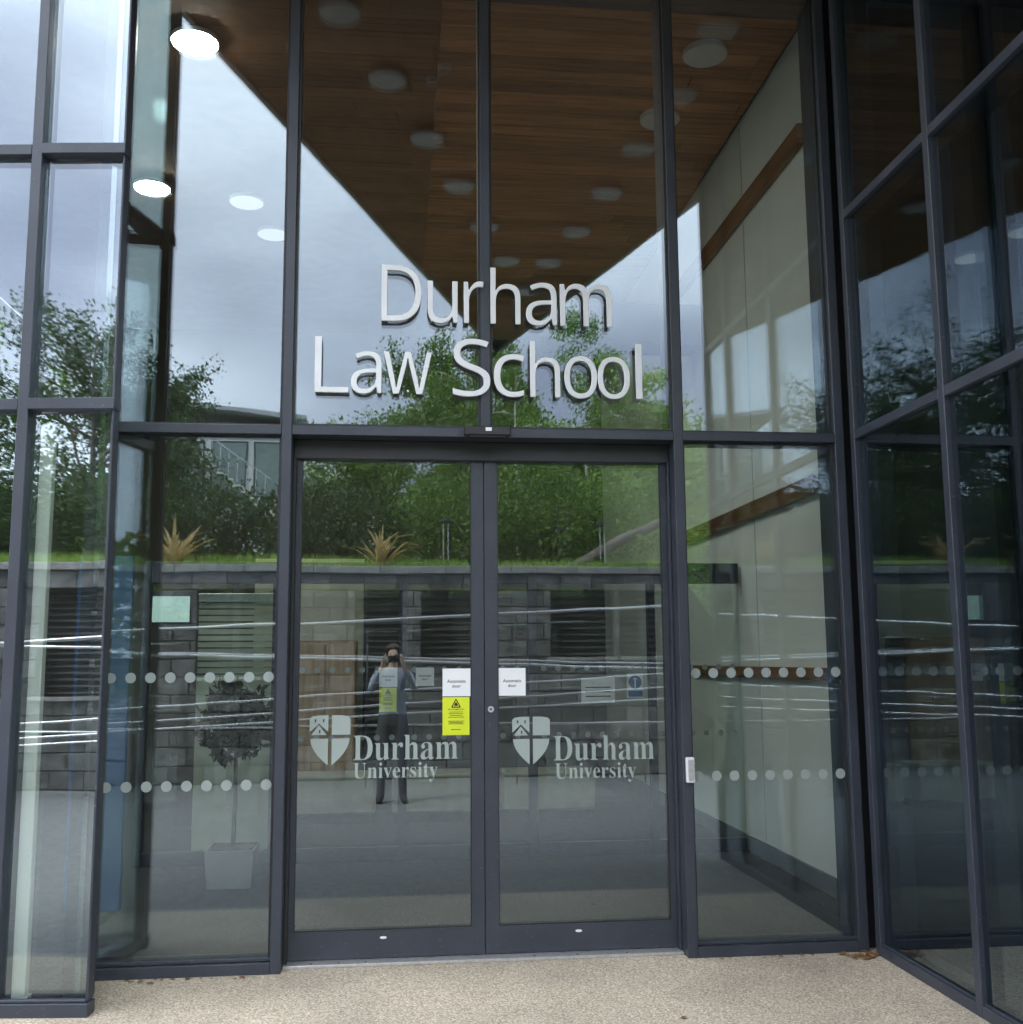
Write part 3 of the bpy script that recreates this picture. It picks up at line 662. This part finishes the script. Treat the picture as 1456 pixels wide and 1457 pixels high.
obj('planter', mesh('planter', v, BF), 'pot', t); box('soil', (-.155, .155, -.155, .155, .2595, .266), 'bark', t)

# ------------------------------------------------------------------ dry leaves caught at the corner
def dead_leaf(x, y, lab, s, rng):
    ang = rng.uniform(0, 6.28); V = []
    prof = [(-.5, 0), (-.25, .22), (.1, .26), (.5, 0), (.1, -.26), (-.25, -.22)]
    cu = rng.uniform(0.1, 0.35)
    for px, py in prof:
        V.append((px * s, py * s, (abs(py) * cu * 2 + abs(px) * cu * .6) * s))
    V.append((0.0, 0, 0.002)); F = [(i, (i + 1) % 6, 6) for i in range(6)]
    V += [(p[0], p[1], p[2] + 0.0012) for p in V]; F += [(b_ + 7, a + 7, 13) for a, b_, c in F] + [(i, i + 7, (i + 1) % 6 + 7, (i + 1) % 6) for i in range(6)]
    o = obj('dead_leaf', mesh('dead_leaf', V, F), 'deadleaf', None, (x, y, 0.003)); o.rotation_euler = (rng.uniform(-.15, .15), rng.uniform(-.15, .15), ang)
    tag(o, lab, 'leaf', 'dry leaves on the gravel')
rng = random.Random(21)
for k in range(26):
    dead_leaf(2.50 + rng.gauss(0, .05), -0.055 + rng.gauss(-.03, .04), 'small dry brown leaf in the heap at the corner of the wing', rng.uniform(.03, .065), rng)
for k in range(4): dead_leaf(-1.28 + rng.uniform(-.1, .1), -0.05 + rng.uniform(-.05, .02), 'small dry leaf at the foot of the left bay corner', rng.uniform(.03, .05), rng)
for k in range(9): dead_leaf(rng.uniform(1.66, 2.42), -0.022 - abs(rng.gauss(0, .02)), 'tiny dry leaf scrap along the foot of the right pane', rng.uniform(.015, .03), rng)
for k in range(7): dead_leaf(rng.uniform(-1.2, -0.64), -0.022 - abs(rng.gauss(0, .02)), 'tiny dry leaf scrap along the foot of the left pane', rng.uniform(.015, .03), rng)
for x, y, lab in ((1.28, -0.93, 'single dry leaf lying on the open gravel'), (2.05, -0.04, 'small dry leaf under the right pane'), (-0.75, -0.04, 'small dry leaf under the left pane'), (-1.02, -0.035, 'tiny dry leaf at the foot of the left pane')):
    dead_leaf(x, y, lab, 0.045, rng)

# ------------------------------------------------------------------ opposite side: retaining wall (mirrored in the glass)
YW = -8.6; CH = 0.229; NC = 12; X0, X1 = -9.2, 3.9
OPEN = [(-6.3, -3.75, 1.15, 2.42), (-2.6, -1.55, 1.35, 2.42), (-0.55, 0.10, 0.25, 2.42), (0.36, 1.15, 1.50, 2.42), (2.15, 3.05, 1.62, 2.42), (3.12, 3.72, 1.62, 2.42)]
OPEN = [(a, b_, round(c / CH) * CH, round(d / CH) * CH) for a, b_, c, d in OPEN]
rw = thing('retaining_wall', 'grey stone block retaining wall with dark louvred openings opposite the doors', 'wall', (0, YW, 0))
# mortar core with openings left free
cells = []
xs = sorted({X0, X1} | {o[0] for o in OPEN} | {o[1] for o in OPEN})
for a, b_ in zip(xs[:-1], xs[1:]):
    hit = [o for o in OPEN if o[0] <= a + 1e-6 and o[1] >= b_ - 1e-6]
    if hit: cells += [(a, b_, -0.5, -0.025, 0, hit[0][2]), (a, b_, -0.5, -0.025, hit[0][3], NC * CH)]
    else: cells.append((a, b_, -0.5, -0.025, 0, NC * CH))
boxes('mortar_core', cells, 'mortar', rw)
box('opening_back', (X0, X1, -0.56, -0.505, 0, NC * CH), 'darkwall', rw)
rng = random.Random(2); blk = []
for c in range(NC):
    z0, z1 = c * CH, (c + 1) * CH; x = X0 - (0.225 if c % 2 else 0)
    free = [(X0, X1)]
    for o in OPEN:
        if o[2] < z1 - .01 and o[3] > z0 + .01:
            free = [q for a, b_ in free for q in ((a, min(b_, o[0])), (max(a, o[1]), b_)) if q[1] - q[0] > 0.05]
    while x < X1:
        ln = 0.45
        for a, b_ in free:
            s, e = max(x, a), min(x + ln, b_)
            if e - s > 0.06: blk.append((s, e, z0, z1))
        x += ln
blk.sort(key=lambda q: (abs((q[0] + q[1]) / 2) > 4.5, -q[2]))
def bgeo(q):
    j = 0.007; pr = rng.uniform(-0.006, 0.012)
    return (q[0] + j, q[1] - j, -0.024, pr, q[2] + j, q[3] - j)
for q in blk[:290]: box('block', bgeo(q), 'stone', rw, 0.006)
rest = blk[290:]
if rest: tag(boxes('block_rest', [bgeo(q) for q in rest], 'stone', rw), kind='stuff')
x = X0
while x < X1:
    e = min(x + 0.9, X1); box('coping_stone', (x + 0.004, e - 0.004, -0.52, 0.05, NC * CH + 0.002, NC * CH + 0.10), 'coping', rw, 0.008); x = e
for o in OPEN:
    lo = box('louvre_frame', (o[0] + 0.002, o[1] - 0.002, -0.30, -0.26, o[2] + 0.002, o[3] - 0.002), 'dark', rw)
    nS = max(5, int((o[3] - o[2]) / 0.085)); sm = None
    for k in range(nS):
        z = o[2] + 0.03 + k * (o[3] - o[2] - 0.04) / nS
        v = [(o[0] + .01, -0.255, z + .05), (o[1] - .01, -0.255, z + .05), (o[1] - .01, -0.16, z), (o[0] + .01, -0.16, z), (o[0] + .01, -0.255, z + .058), (o[1] - .01, -0.255, z + .058), (o[1] - .01, -0.16, z + .008), (o[0] + .01, -0.16, z + .008)]
        obj('slat', mesh('slat', v, BF), 'louvre', lo)
    if o[2] > 0.5: box('window_sill', (o[0] - .06, o[1] + .06, 0.013, 0.06, o[2] - 0.05, o[2] - 0.002), 'coping', rw, 0.004)

# sloping ramp railing in front of it
rl = thing('ramp_railing', 'stainless steel ramp railing with sloping tubes in front of the stone wall', 'railing', (0, -7.6, 0))
def rail(z, sl, x0=-7.5, x1=3.7, r=0.017, yy=0.0):
    P_ = [(x0 + (x1 - x0) * i / 6, yy, z + sl * (x0 + (x1 - x0) * i / 6)) for i in range(7)]
    obj('rail', mesh('rail', *tube(P_, r, 8), True), 'steel', rl)
for z, sl, r, yy in ((2.09, 0.046, 0.022, 0), (1.56, -0.035, 0.02, -0.10), (1.60, -0.028, 0.014, -0.14), (1.19, 0.053, 0.016, 0), (1.02, 0.052, 0.016, 0), (0.90, 0.045, 0.016, 0), (0.76, -0.003, 0.016, -0.10)):
    rail(z, sl, r=r, yy=yy)
for x in (-6.4, -4.4, -0.35, 1.55, 3.2):
    v, f = tube([(x, -0.03, 0.0), (x, -0.03, 2.08 + 0.046 * x)], 0.009, 8); obj('post', mesh('post', v, f, True), 'frame', rl)

# bank of turf above the wall, rising road at its right
def hgt(x, y):
    d = -y - 8.9
    bank = 2.82 + 0.05 * max(d, 0) + 0.12 * noise.noise((x * .25, y * .25, 0)) * min(1, max(d, 0))
    road = min(max(d - 0.5, 0) * 0.16, 1.7)
    s = min(max((x - 3.95) / 1.6, 0), 1); s = s * s * (3 - 2 * s)
    return bank * (1 - s) + road * s
gx = [-60, -45, -34, -26, -20, -16, -13] + [-11 + 0.5 * i for i in range(53)] + [17, 20, 25, 32, 45, 60]
gy = [-8.9 - 0.35 * i for i in range(16)] + [-15, -16.5, -18, -20, -22, -25, -28, -32, -38, -46, -60, -90]
V = [(x, y, hgt(x, y) - (0.02 if x > 4.5 else 0)) for y in gy for x in gx]; nx = len(gx)
F = [(j * nx + i, (j + 1) * nx + i, (j + 1) * nx + i + 1, j * nx + i + 1) for j in range(len(gy) - 1) for i in range(nx - 1)]
S(obj('grass_bank', mesh('grass_bank', V, F, True), 'grass_ground'))
ry = gy[:22]
V = []
for y in ry: V += [(6.0, y, hgt(6.2, y) + 0.012), (12.5, y, hgt(12, y) + 0.012)]
S(obj('access_road', mesh('access_road', V, [(2 * i, 2 * i + 2, 2 * i + 3, 2 * i + 1) for i in range(len(ry) - 1)]), 'asphalt'))
rng = random.Random(8); V, F = [], []
for k in range(15000):
    x = rng.uniform(-10, 4.0); y = -8.92 - abs(rng.gauss(0, 1.3)); h = rng.uniform(.06, .24); a = rng.uniform(0, 6.28); z = hgt(x, y)
    dx, dy = math.cos(a) * .012, math.sin(a) * .012; lx, ly = rng.gauss(0, .05), rng.gauss(0, .05); i = len(V)
    V += [(x - dx, y - dy, z - .02), (x + dx, y + dy, z - .02), (x + lx, y + ly, z + h)]; F.append((i, i + 1, i + 2))
tag(obj('grass', mesh('grass', V, F), 'grass'), 'bright green grass fringe growing along the top of the stone wall', 'grass', kind='stuff')

# flax plants
def flax(x, y, s, lab, seed):
    rng = random.Random(seed); t = thing('flax_plant', lab, 'plant', (x, y, hgt(x, y) - 0.02), 0, 'bronze flax plants above the wall')
    for k in range(34):
        a = rng.uniform(0, 6.28); el = rng.uniform(0.75, 1.5); ln = s * rng.uniform(.55, 1.05); wd = .022 * s / .6
        P_ = []
        for i in range(5):
            u = i / 4; e = el - u * u * rng.uniform(.2, .5)
            P_.append(Vector((math.cos(a) * math.cos(e) * ln * u, math.sin(a) * math.cos(e) * ln * u, math.sin(e) * ln * u)))
        sd = Vector((-math.sin(a), math.cos(a), 0)); V = []; F = []
        for i, p in enumerate(P_):
            ww = wd * (1, 1.1, 1, .7, .05)[i]; V += [tuple(p - sd * ww), tuple(p + Vector((0, 0, -.006))), tuple(p + sd * ww)]
        for i in range(4): F += [(3 * i, 3 * i + 1, 3 * i + 4, 3 * i + 3), (3 * i + 1, 3 * i + 2, 3 * i + 5, 3 * i + 4)]
        obj('leaf', mesh('leaf', V, F), 'flax', t)
flax(-0.22, -9.15, 0.72, 'bronze flax plant on the grass above the wall, mirrored in the left leaf', 1)
flax(-3.05, -9.2, 0.80, 'bronze flax plant on the grass mirrored in the left pane', 2)
flax(-4.3, -9.3, 0.70, 'bronze flax plant on the grass nearest the left bay', 3)

# ------------------------------------------------------------------ trees
def tree(name, lab, x, y, H, spread, leafmat, barkmat, seed, nl=7000, leaf=0.11, trunk_r=0.09, first=0.25, droop=0.0, limbs=16, clump=0.28, lean=0.0, group='trees above the wall', updir=0.6, fill=2):
    rng = random.Random(seed); base = hgt(x, y) - 0.05
    t = thing(name, lab, 'tree', (x, y, base), 0, group)
    V, F = [], []; tips = []
    tp = []
    ox, oy = 0.0, 0.0
    for i in range(9):
        u = i / 8; ox += rng.gauss(0, .03) * H / 8 + lean * H / 8; oy += rng.gauss(0, .03) * H / 8
        tp.append(Vector((ox, oy, u * H * 0.95)))
    add(V, F, tube(tp, [trunk_r * (1 - .88 * i / 8) for i in range(9)], 8))
    for k in range(limbs):
        u = first + (0.97 - first) * (k + rng.random()) / limbs; f_ = u * 8; i = min(int(f_), 7); st = tp[i].lerp(tp[i + 1], f_ - i)
        prof = math.sin(min(1, (u - first) / (1 - first) + 0.22) * math.pi * 0.83) ** 0.7
        a = rng.uniform(0, 6.28); ln = spread * prof * rng.uniform(.7, 1.1) + 0.2
        d = Vector((math.cos(a), math.sin(a), updir * rng.uniform(.5, 1.3))).normalized()
        P_ = [st]; 
        for j in range(4):
            d = (d + Vector((rng.gauss(0, .18), rng.gauss(0, .18), rng.gauss(0, .12) - droop * .35 * (j > 0)))).normalized(); P_.append(P_[-1] + d * ln / 4)
        rr = trunk_r * (1 - .85 * u) * .55
        add(V, F, tube(P_, [rr * (1 - .8 * j / 4) + .004 for j in range(5)], 5))
        for j in range(1, 5):
            for q in range(fill):
                d2 = (d + Vector((rng.gauss(0, .7), rng.gauss(0, .7), rng.gauss(0, .5) - droop))).normalized(); l2 = ln * rng.uniform(.18, .42)
                e = P_[j] + d2 * l2; add(V, F, tube([P_[j], P_[j] + d2 * l2 * .5 + Vector((0, 0, .03)), e], [rr * .35 + .002, rr * .22 + .002, .002], 4)); tips.append((P_[j], e))
    obj('trunk', mesh('trunk', V, F, True), barkmat, t)
    pts = []
    for k in range(nl):
        a, b_ = tips[rng.randrange(len(tips))]; u = rng.uniform(.2, 1.15); p = a.lerp(b_, u)
        s = clump * (0.6 + 0.5 * rng.random())
        pts.append((p.x + rng.gauss(0, s * .5), p.y + rng.gauss(0, s * .5), p.z + rng.gauss(0, s * .4) - droop * rng.random() * .5))
    obj('crown', mesh('crown', *leaf_cloud(pts, leaf, rng, droop, 0.6)), leafmat, t)
    return t
T = tree
T('birch_tree', 'slender pale birch mirrored above the left door leaf', 0.5, -15.6, 5.2, 0.95, 'leaf_mid', 'birchbark', 31, 14000, .065, .05, .15, .5, 22, .22)
T('birch_tree', 'slender pale birch mirrored beside the centre stile', 1.35, -15.0, 5.6, 0.8, 'leaf_mid', 'birchbark', 32, 11000, .065, .05, .2, .5, 20, .22)
T('birch_tree', 'birch with drooping twigs mirrored at the centre of the right leaf', 2.35, -14.0, 4.7, 0.8, 'leaf_mid', 'birchbark', 33, 11000, .065, .045, .2, .7, 20, .2)
T('birch_tree', 'tall thin birch rising over the round leafy tree', 4.15, -16.8, 6.8, 0.9, 'leaf_mid', 'birchbark', 34, 9000, .065, .055, .25, .7, 22, .22)
T('leafy_tree', 'round bright green tree mirrored behind the word School', 4.9, -18.0, 5.9, 2.1, 'leaf_light', 'bark', 35, 34000, .105, .12, .15, 0, 30, .35)
T('leafy_tree', 'bright green leafy tree mirrored in the narrow right pane', 6.6, -16.5, 5.0, 1.6, 'leaf_light', 'bark', 36, 20000, .09, .1, .15, .1, 26, .3)
T('leafy_tree', 'broad green tree behind the birches', 2.2, -22.0, 5.2, 2.4, 'leaf_mid', 'bark', 37, 20000, .125, .14, .1, 0, 30, .4)
T('leafy_tree', 'dark green tree behind the left birch', -0.4, -24.0, 4.2, 2.4, 'leaf_mid', 'bark', 38, 16000, .12, .13, .1, 0, 28, .4)
T('leafy_tree', 'green tree standing far behind the round leafy tree', 8.2, -25.0, 6.2, 2.8, 'leaf_mid', 'bark', 39, 18000, .14, .16, .1, 0, 30, .45)
T('evergreen_tree', 'dense dark evergreen mirrored at the edge of the left bay', -4.35, -13.2, 3.3, 1.15, 'leaf_dark', 'bark', 40, 20000, .075, .08, .05, 0, 34, .3)
T('spreading_tree', 'tall spreading tree with open branches mirrored in the left bay', -7.2, -17.0, 5.1, 2.9, 'leaf_dark', 'bark', 41, 11000, .09, .13, .3, 0, 26, .3, .01)
T('spreading_tree', 'spreading tree with open branches left of the bay', -10.6, -18.5, 5.6, 3.2, 'leaf_dark', 'bark', 42, 11000, .09, .14, .3, 0, 26, .3)
T('spreading_tree', 'smaller open branched tree in front of the spreading tree', -8.8, -14.6, 5.0, 2.0, 'leaf_dark', 'bark', 43, 11000, .075, .1, .2, 0, 24, .28)
T('leafy_tree', 'leafy tree far to the left on the bank', -14.0, -17.0, 5.6, 2.8, 'leaf_mid', 'bark', 44, 7000, .14, .14, .2, 0, 26, .4)
T('leafy_tree', 'mid green tree behind the dark evergreen', -6.2, -20.5, 5.0, 2.0, 'leaf_dark', 'bark', 45, 13000, .09, .12, .1, 0, 26, .4)
# leaning trunk low over the wall
t = thing('leaning_tree', 'dark leaning trunk low over the wall mirrored in the right leaf', 'tree', (2.4, -10.2, hgt(2.4, -10.2) - .05))
obj('trunk', mesh('trunk', *tube([(0, 0, 0), (.5, -.05, .25), (1.1, -.1, .6), (1.9, -.1, .95), (2.6, -.2, 1.5)], [.1, .09, .08, .06, .03], 8), True), 'bark', t)
rng = random.Random(51); pts = [(2.3 + rng.gauss(0, .5), -.2 + rng.gauss(0, .4), 1.4 + rng.gauss(0, .35)) for k in range(1500)]
obj('crown', mesh('crown', *leaf_cloud(pts, .1, rng, .3, .6)), 'leaf_mid', t)
# shrubs and hedge
def shrub(name, lab, x, y, rx, ry, rz, mat, seed, n=9000, leaf=.075):
    rng = random.Random(seed); t = thing(name, lab, 'shrub', (x, y, hgt(x, y) - .05), 0, 'shrubs on the bank'); V, F = [], []; pts = []
    for k in range(18):
        a = rng.uniform(0, 6.28); q = rng.uniform(.2, .9); e = Vector((math.cos(a) * rx * q, math.sin(a) * ry * q, rz * rng.uniform(.6, 1.6)))
        add(V, F, tube([(0, 0, 0), tuple(e * .5), tuple(e)], [.025, .015, .005], 5))
    obj('stem', mesh('stem', V, F, True), 'bark', t)
    for k in range(n):
        p = Vector((rng.gauss(0, 1), rng.gauss(0, 1), rng.gauss(0, 1))).normalized() * (rng.random() ** .35)
        wv = 1 + .35 * noise.noise((p.x * 2.2 + seed, p.y * 2.2, p.z * 2.2))
        pts.append((p.x * rx * wv, p.y * ry * wv, rz * (1 + p.z * wv) * .98 + .02))
    obj('crown', mesh('crown', *leaf_cloud(pts, leaf, rng, 0, .6)), mat, t)
shrub('shrub', 'dark spreading shrub behind the flax plant', -1.2, -11.2, 1.3, .9, .75, 'leaf_dark', 61)
shrub('shrub', 'dark shrub mirrored low in the left pane', -3.3, -11.6, 1.3, .9, .8, 'leaf_dark', 62)
shrub('shrub', 'green shrub mirrored beside the centre stile', 1.0, -11.4, 1.1, .8, .85, 'leaf_mid', 63)
shrub('shrub', 'green shrub mirrored low in the right leaf', 2.6, -12.0, 1.2, .9, 1.0, 'leaf_mid', 64)
shrub('shrub', 'large green shrub at the right end of the bank', 4.3, -12.6, 1.3, 1.0, 1.2, 'leaf_light', 65)
shrub('shrub', 'dark shrub behind the left bay flax plant', -5.6, -11.0, 1.5, .9, .9, 'leaf_dark', 66)
shrub('shrub', 'dark shrub at the far left of the bank', -8.2, -11.4, 1.6, 1.0, 1.0, 'leaf_dark', 67)
rng = random.Random(70); pts = []
for k in range(42000):
    x = rng.uniform(-26, 18); y = -27 - 4 * rng.random(); top = 2.3 + 1.2 * noise.noise((x * .35, 0, 3)) + .8 * noise.noise((x * 1.1, 5, 1))
    if -9.5 < x < -0.5: top *= 0.35
    pts.append((x, y, hgt(x, y) + top * 1.25 * rng.random() ** .7))
tag(obj('far_thicket', mesh('far_thicket', *leaf_cloud(pts, .34, rng, 0, .7)), 'leaf_mid'), 'continuous mass of far green thicket behind the trees', 'thicket', kind='stuff')

pts = []
for k in range(26000):
    side = rng.random() < .5; y = rng.uniform(-30, 2); x = (15 + 3 * rng.random()) if side else (-19 - 3 * rng.random())
    zb = hgt(x, y) if y < -9 else 0
    top = 3.6 + 1.3 * noise.noise((y * .3, 2 if side else 9, 3)) + .8 * noise.noise((y * 1.1, 5, 1))
    pts.append((x, y, zb + top * rng.random() ** .7))
tag(obj('side_thicket', mesh('side_thicket', *leaf_cloud(pts, .32, rng, 0, .7)), 'leaf_mid'), 'green thicket bounding the forecourt at both sides', 'thicket', kind='stuff')

# slim garden light posts on the bank
for x, y, lab in ((0.75, -9.8, 'slim double stemmed garden light post beside the flax plant'), (3.15, -9.9, 'slim double stemmed garden light post at the right end of the bank')):
    t = thing('garden_light', lab, 'garden light', (x, y, hgt(x, y) - .03), 0, 'garden light posts')
    for d in (-.035, .035):
        v, f = cyl(2, (d, 0, 0), .008, .78, 10); obj('stem', mesh('stem', v, f), 'steel', t)
    v, f = cyl(2, (0, 0, .781), .11, .035, 20); obj('lamp_head', mesh('lamp_head', v, f), 'frame', t)

# pale glazed building beyond the bank
bz = hgt(-5, -30)
pbd = thing('pale_building', 'pale rendered building with large windows and an outside stair beyond the bank', 'building', (-7.9, -30, bz - .2))
def pbx(name, b, mat, p=pbd, bev=0): return box(name, b, mat, p, bev)
pbx('wall', (0, 4.6, -6, 0, 0, 5.4), 'render_white'); pbx('wall', (4.6, 7.2, -6, -0.6, 0, 4.3), 'render_white')
v = [(-.4, .5, 6.35), (4.9, .5, 5.75), (4.9, -6.3, 5.75), (-.4, -6.3, 6.35), (-.4, .5, 6.5), (4.9, .5, 5.9), (4.9, -6.3, 5.9), (-.4, -6.3, 6.5)]
rf = obj('roof', mesh('roof', v, BF), 'roofgrey', pbd)
pbx('clerestory', (0.1, 4.5, -5.9, -0.1, 5.401, 5.72), 'winglass2')
for a in (0.35, 1.75, 3.15):
    w_ = pbx('window', (a, a + 1.2, 0.001, .05, 3.2, 5.1), 'frame'); pbx('pane', (a + .06, a + 1.14, .051, .06, 3.26, 5.04), 'winglass2', w_)
for a in (4.75, 5.6, 6.4):
    w_ = pbx('window', (a, a + .7, -.599, -.55, 2.6, 4.0), 'frame'); pbx('pane', (a + .05, a + .65, -.549, -.54, 2.65, 3.95), 'winglass2', w_)
V, F = [], []
for k in range(10): add(V, F, (boxv(1.0 + k * .28, 1.3 + k * .28, .3, 1.3, 4.6 - k * .2, 4.66 - k * .2), BF))
st_ = obj('stair', mesh('stair', V, F), 'render_white', pbd)
for k in range(10):
    v, f = cyl(2, (1.15 + k * .28, 1.27, 4.66 - k * .2), .015, .9, 6); obj('baluster', mesh('baluster', v, f), 'steel', st_)
obj('handrail', mesh('handrail', *tube([(1.0, 1.27, 5.66), (3.8, 1.27, 3.66)], .025, 6)), 'steel', st_)

# parked car up the access road
car = thing('parked_car', 'silver blue hatchback parked up the access road mirrored in the narrow right pane', 'car', (8.3, -21.5, hgt(8.3, -21.5) + .012), R(8))
def loft(secs, name, mat, parent):
    V, F = [], []; m = len(secs[0])
    for s in secs: V += s
    for i in range(len(secs) - 1):
        for k in range(m): F.append((i * m + k, i * m + (k + 1) % m, (i + 1) * m + (k + 1) % m, (i + 1) * m + k))
    F.append(tuple(range(m - 1, -1, -1))); F.append(tuple((len(secs) - 1) * m + k for k in range(m)))
    me = mesh(name, V, F, True); bm = bmesh.new(); bm.from_mesh(me); bmesh.ops.recalc_face_normals(bm, faces=bm.faces); bm.to_mesh(me); bm.free()
    return obj(name, me, mat, parent)
def ring(y, w, z0, z1): return [(-w * .9, y, z0), (w * .9, y, z0), (w, y, z0 + .12), (w, y, z1 - .12), (w * .92, y, z1), (-w * .92, y, z1), (-w, y, z1 - .12), (-w, y, z0 + .12)]
body = loft([ring(2.05, .70, .35, .62), ring(1.9, .82, .25, .75), ring(1.1, .87, .22, .92), ring(0, .88, .22, .97), ring(-1.5, .87, .22, .98), ring(-1.95, .82, .28, .95), ring(-2.05, .74, .38, .85)], 'body', 'carpaint', car)
def ring2(y, w, z0, z1, wt): return [(-w, y, z0), (w, y, z0), (wt, y, z1), (-wt, y, z1)]
cab = loft([ring2(1.05, .80, .90, .93, .78), ring2(.35, .80, .93, 1.42, .62), ring2(-.9, .80, .95, 1.47, .62), ring2(-1.75, .78, .94, 1.22, .62), ring2(-1.9, .76, .93, .97, .7)], 'cabin_glass', 'winglass2', car)
loft([ring2(.32, .63, 1.405, 1.435, .60), ring2(-.3, .64, 1.44, 1.475, .60), ring2(-.9, .63, 1.455, 1.485, .60), ring2(-1.5, .62, 1.30, 1.33, .6)], 'roof', 'carpaint', car)
for sx in (-1, 1):
    obj('headlight', mesh('headlight', *(lambda vf: ([(p[0] * .16 + sx * .58, 1.96 + p[1], p[2] * .08 + .66) for p in vf[0]], vf[1]))(cyl(1, (0, 0, 0), 1, .06, 16))), 'lamp_off', car)
    for yy in (1.3, -1.3):
        v, f = cyl(0, (sx * .80 - .1, yy, .30), .30, .2, 24); wh = obj('wheel', mesh('wheel', v, f), 'rubber', car)
        v, f = cyl(0, (sx * .80 - .105, yy, .30), .19, .21, 16); obj('rim', mesh('rim', v, f), 'alu', wh)
box('number_plate', (-.26, .26, 2.051, 2.06, .42, .53), 'paper', car); box('grille', (-.45, .45, 2.02, 2.055, .56, .64), 'ink', car)

# ------------------------------------------------------------------ the photographer, mirrored in the door glass
def person():
    t = thing('person', 'person in pale shirt and dark trousers holding up a phone, mirrored in the glass', 'person', (-0.02, -6.20, 0.0))
    nodes_ = {}; bm = bmesh.new(); sk = bm.verts.layers.skin.verify()
    def nd(k, p, r):
        vv = bm.verts.new(p); vv[sk].radius = r if isinstance(r, tuple) else (r, r); nodes_[k] = vv
    def ed(*ks):
        for a, b_ in zip(ks[:-1], ks[1:]): bm.edges.new((nodes_[a], nodes_[b_]))
    nd('pel', (0, 0, .95), (.155, .115)); nd('wst', (0, .0, 1.10), (.14, .10)); nd('chs', (0, -.01, 1.30), (.165, .115)); nd('shc', (0, 0, 1.42), (.12, .085)); nd('nk', (0, .01, 1.49), .052)
    nd('jaw', (0, .035, 1.56), (.058, .062)); nd('face', (0, .02, 1.63), (.074, .088)); nd('crn', (0, .005, 1.70), (.066, .08)); nd('nose', (0, .125, 1.605), .012); 
    ed('pel', 'wst', 'chs', 'shc', 'nk', 'jaw', 'face', 'crn'); ed('face', 'nose')
    for s, q in ((-1, 'l'), (1, 'r')):
        nd('sh' + q, (s * .185, 0, 1.41), .062); nd('el' + q, (s * .25, .13, 1.24), .043); nd('wr' + q, (s * .12, .335, 1.50), .027); nd('pm' + q, (s * .098, .37, 1.56), (.03, .018))
        ed('shc', 'sh' + q, 'el' + q, 'wr' + q, 'pm' + q)
        for i, (dx, dz, ln) in enumerate(((.022, .028, .05), (.012, .036, .058), (.002, .040, .062), (-.008, .038, .052))):
            a, b_, c = 'f%d%s' % (i, q), 'g%d%s' % (i, q), 'h%d%s' % (i, q)
            nd(a, (s * (.098 + dx), .375 + .004 * i, 1.56 + dz), .009); nd(b_, (s * (.095 + dx * .6), .392, 1.56 + dz + .02), .0085); nd(c, (s * (.078 + dx * .4), .372, 1.56 + dz + ln * .6), .0075); ed('pm' + q, a, b_, c)
        nd('t0' + q, (s * .09, .35, 1.565), .011); nd('t1' + q, (s * .066, .352, 1.575), .009); ed('pm' + q, 't0' + q, 't1' + q)
        nd('hp' + q, (s * .09, 0, .88), .098); nd('kn' + q, (s * .11, .015, .50), .062); nd('an' + q, (s * .12, -.01, .09), .042); nd('hl' + q, (s * .125, -.03, .045), .04); nd('toe' + q, (s * .145, .16, .035), (.042, .03))
        ed('pel', 'hp' + q, 'kn' + q, 'an' + q); ed('an' + q, 'toe' + q); ed('an' + q, 'hl' + q)
    nodes_['pel'][sk].use_root = True
    me = bpy.data.meshes.new('body_tmp'); bm.to_mesh(me); bm.free()
    o = bpy.data.objects.new('body_tmp', me); COL.objects.link(o)
    o.modifiers.new('s', 'SKIN'); sb = o.modifiers.new('u', 'SUBSURF'); sb.levels = 2; sb.render_levels = 2
    dg = bpy.context.evaluated_depsgraph_get(); dg.update(); me2 = bpy.data.meshes.new_from_object(o.evaluated_get(dg))
    bpy.data.objects.remove(o)
    me2.materials.clear()
    for k in ('shirt', 'trouser', 'skin', 'dark'): me2.materials.append(M[k])
    for p in me2.polygons:
        c = p.center; p.use_smooth = True
        if c.z < .075: p.material_index = 3
        elif c.z < .98: p.material_index = 1
        elif c.z > 1.475 and abs(c.x) < .11 and c.y < .2: p.material_index = 2
        elif c.y > .315: p.material_index = 2
        else: p.material_index = 0
    lo = min(v.co.z for v in me2.vertices)
    for v in me2.vertices: v.co.z -= lo * max(0, 1 - v.co.z / .3)
    body = obj('body', me2, None, t)
    bm = bmesh.new(); bmesh.ops.create_uvsphere(bm, u_segments=20, v_segments=14, radius=1)
    for v in list(bm.verts):
        v.co = Vector((v.co.x * .086, v.co.y * .105 - .012, v.co.z * .10 + 1.665))
    bmesh.ops.delete(bm, geom=[v for v in bm.verts if v.co.y > .045 and v.co.z < 1.70 or v.co.z < 1.59], context='VERTS')
    mh = bpy.data.meshes.new('hair'); bm.to_mesh(mh); bm.free(); obj('hair', mh, 'hair', t)
    for s in (-1, 1):
        bm = bmesh.new(); bmesh.ops.create_uvsphere(bm, u_segments=8, v_segments=6, radius=.011)
        for v in bm.verts: v.co += Vector((s * .03, .094, 1.632))
        mm = bpy.data.meshes.new('eye'); bm.to_mesh(mm); bm.free(); obj('eye', mm, 'ink', t)
    box('mouth', (-.022, .022, .092, .100, 1.560, 1.567), 'cabinet', t)
    return t
person()
ph = thing('phone', 'dark phone held up in both hands of the mirrored person', 'phone', (0.0, -5.835, 1.545))
box('case', (-.078, .078, -.004, .004, 0, .074), 'phone', ph, .003)
for dx in (.03, .05):
    v, f = cyl(1, (dx, .0042, .055), .007, .001, 12); obj('lens', mesh('lens', v, f), 'winglass2', ph)
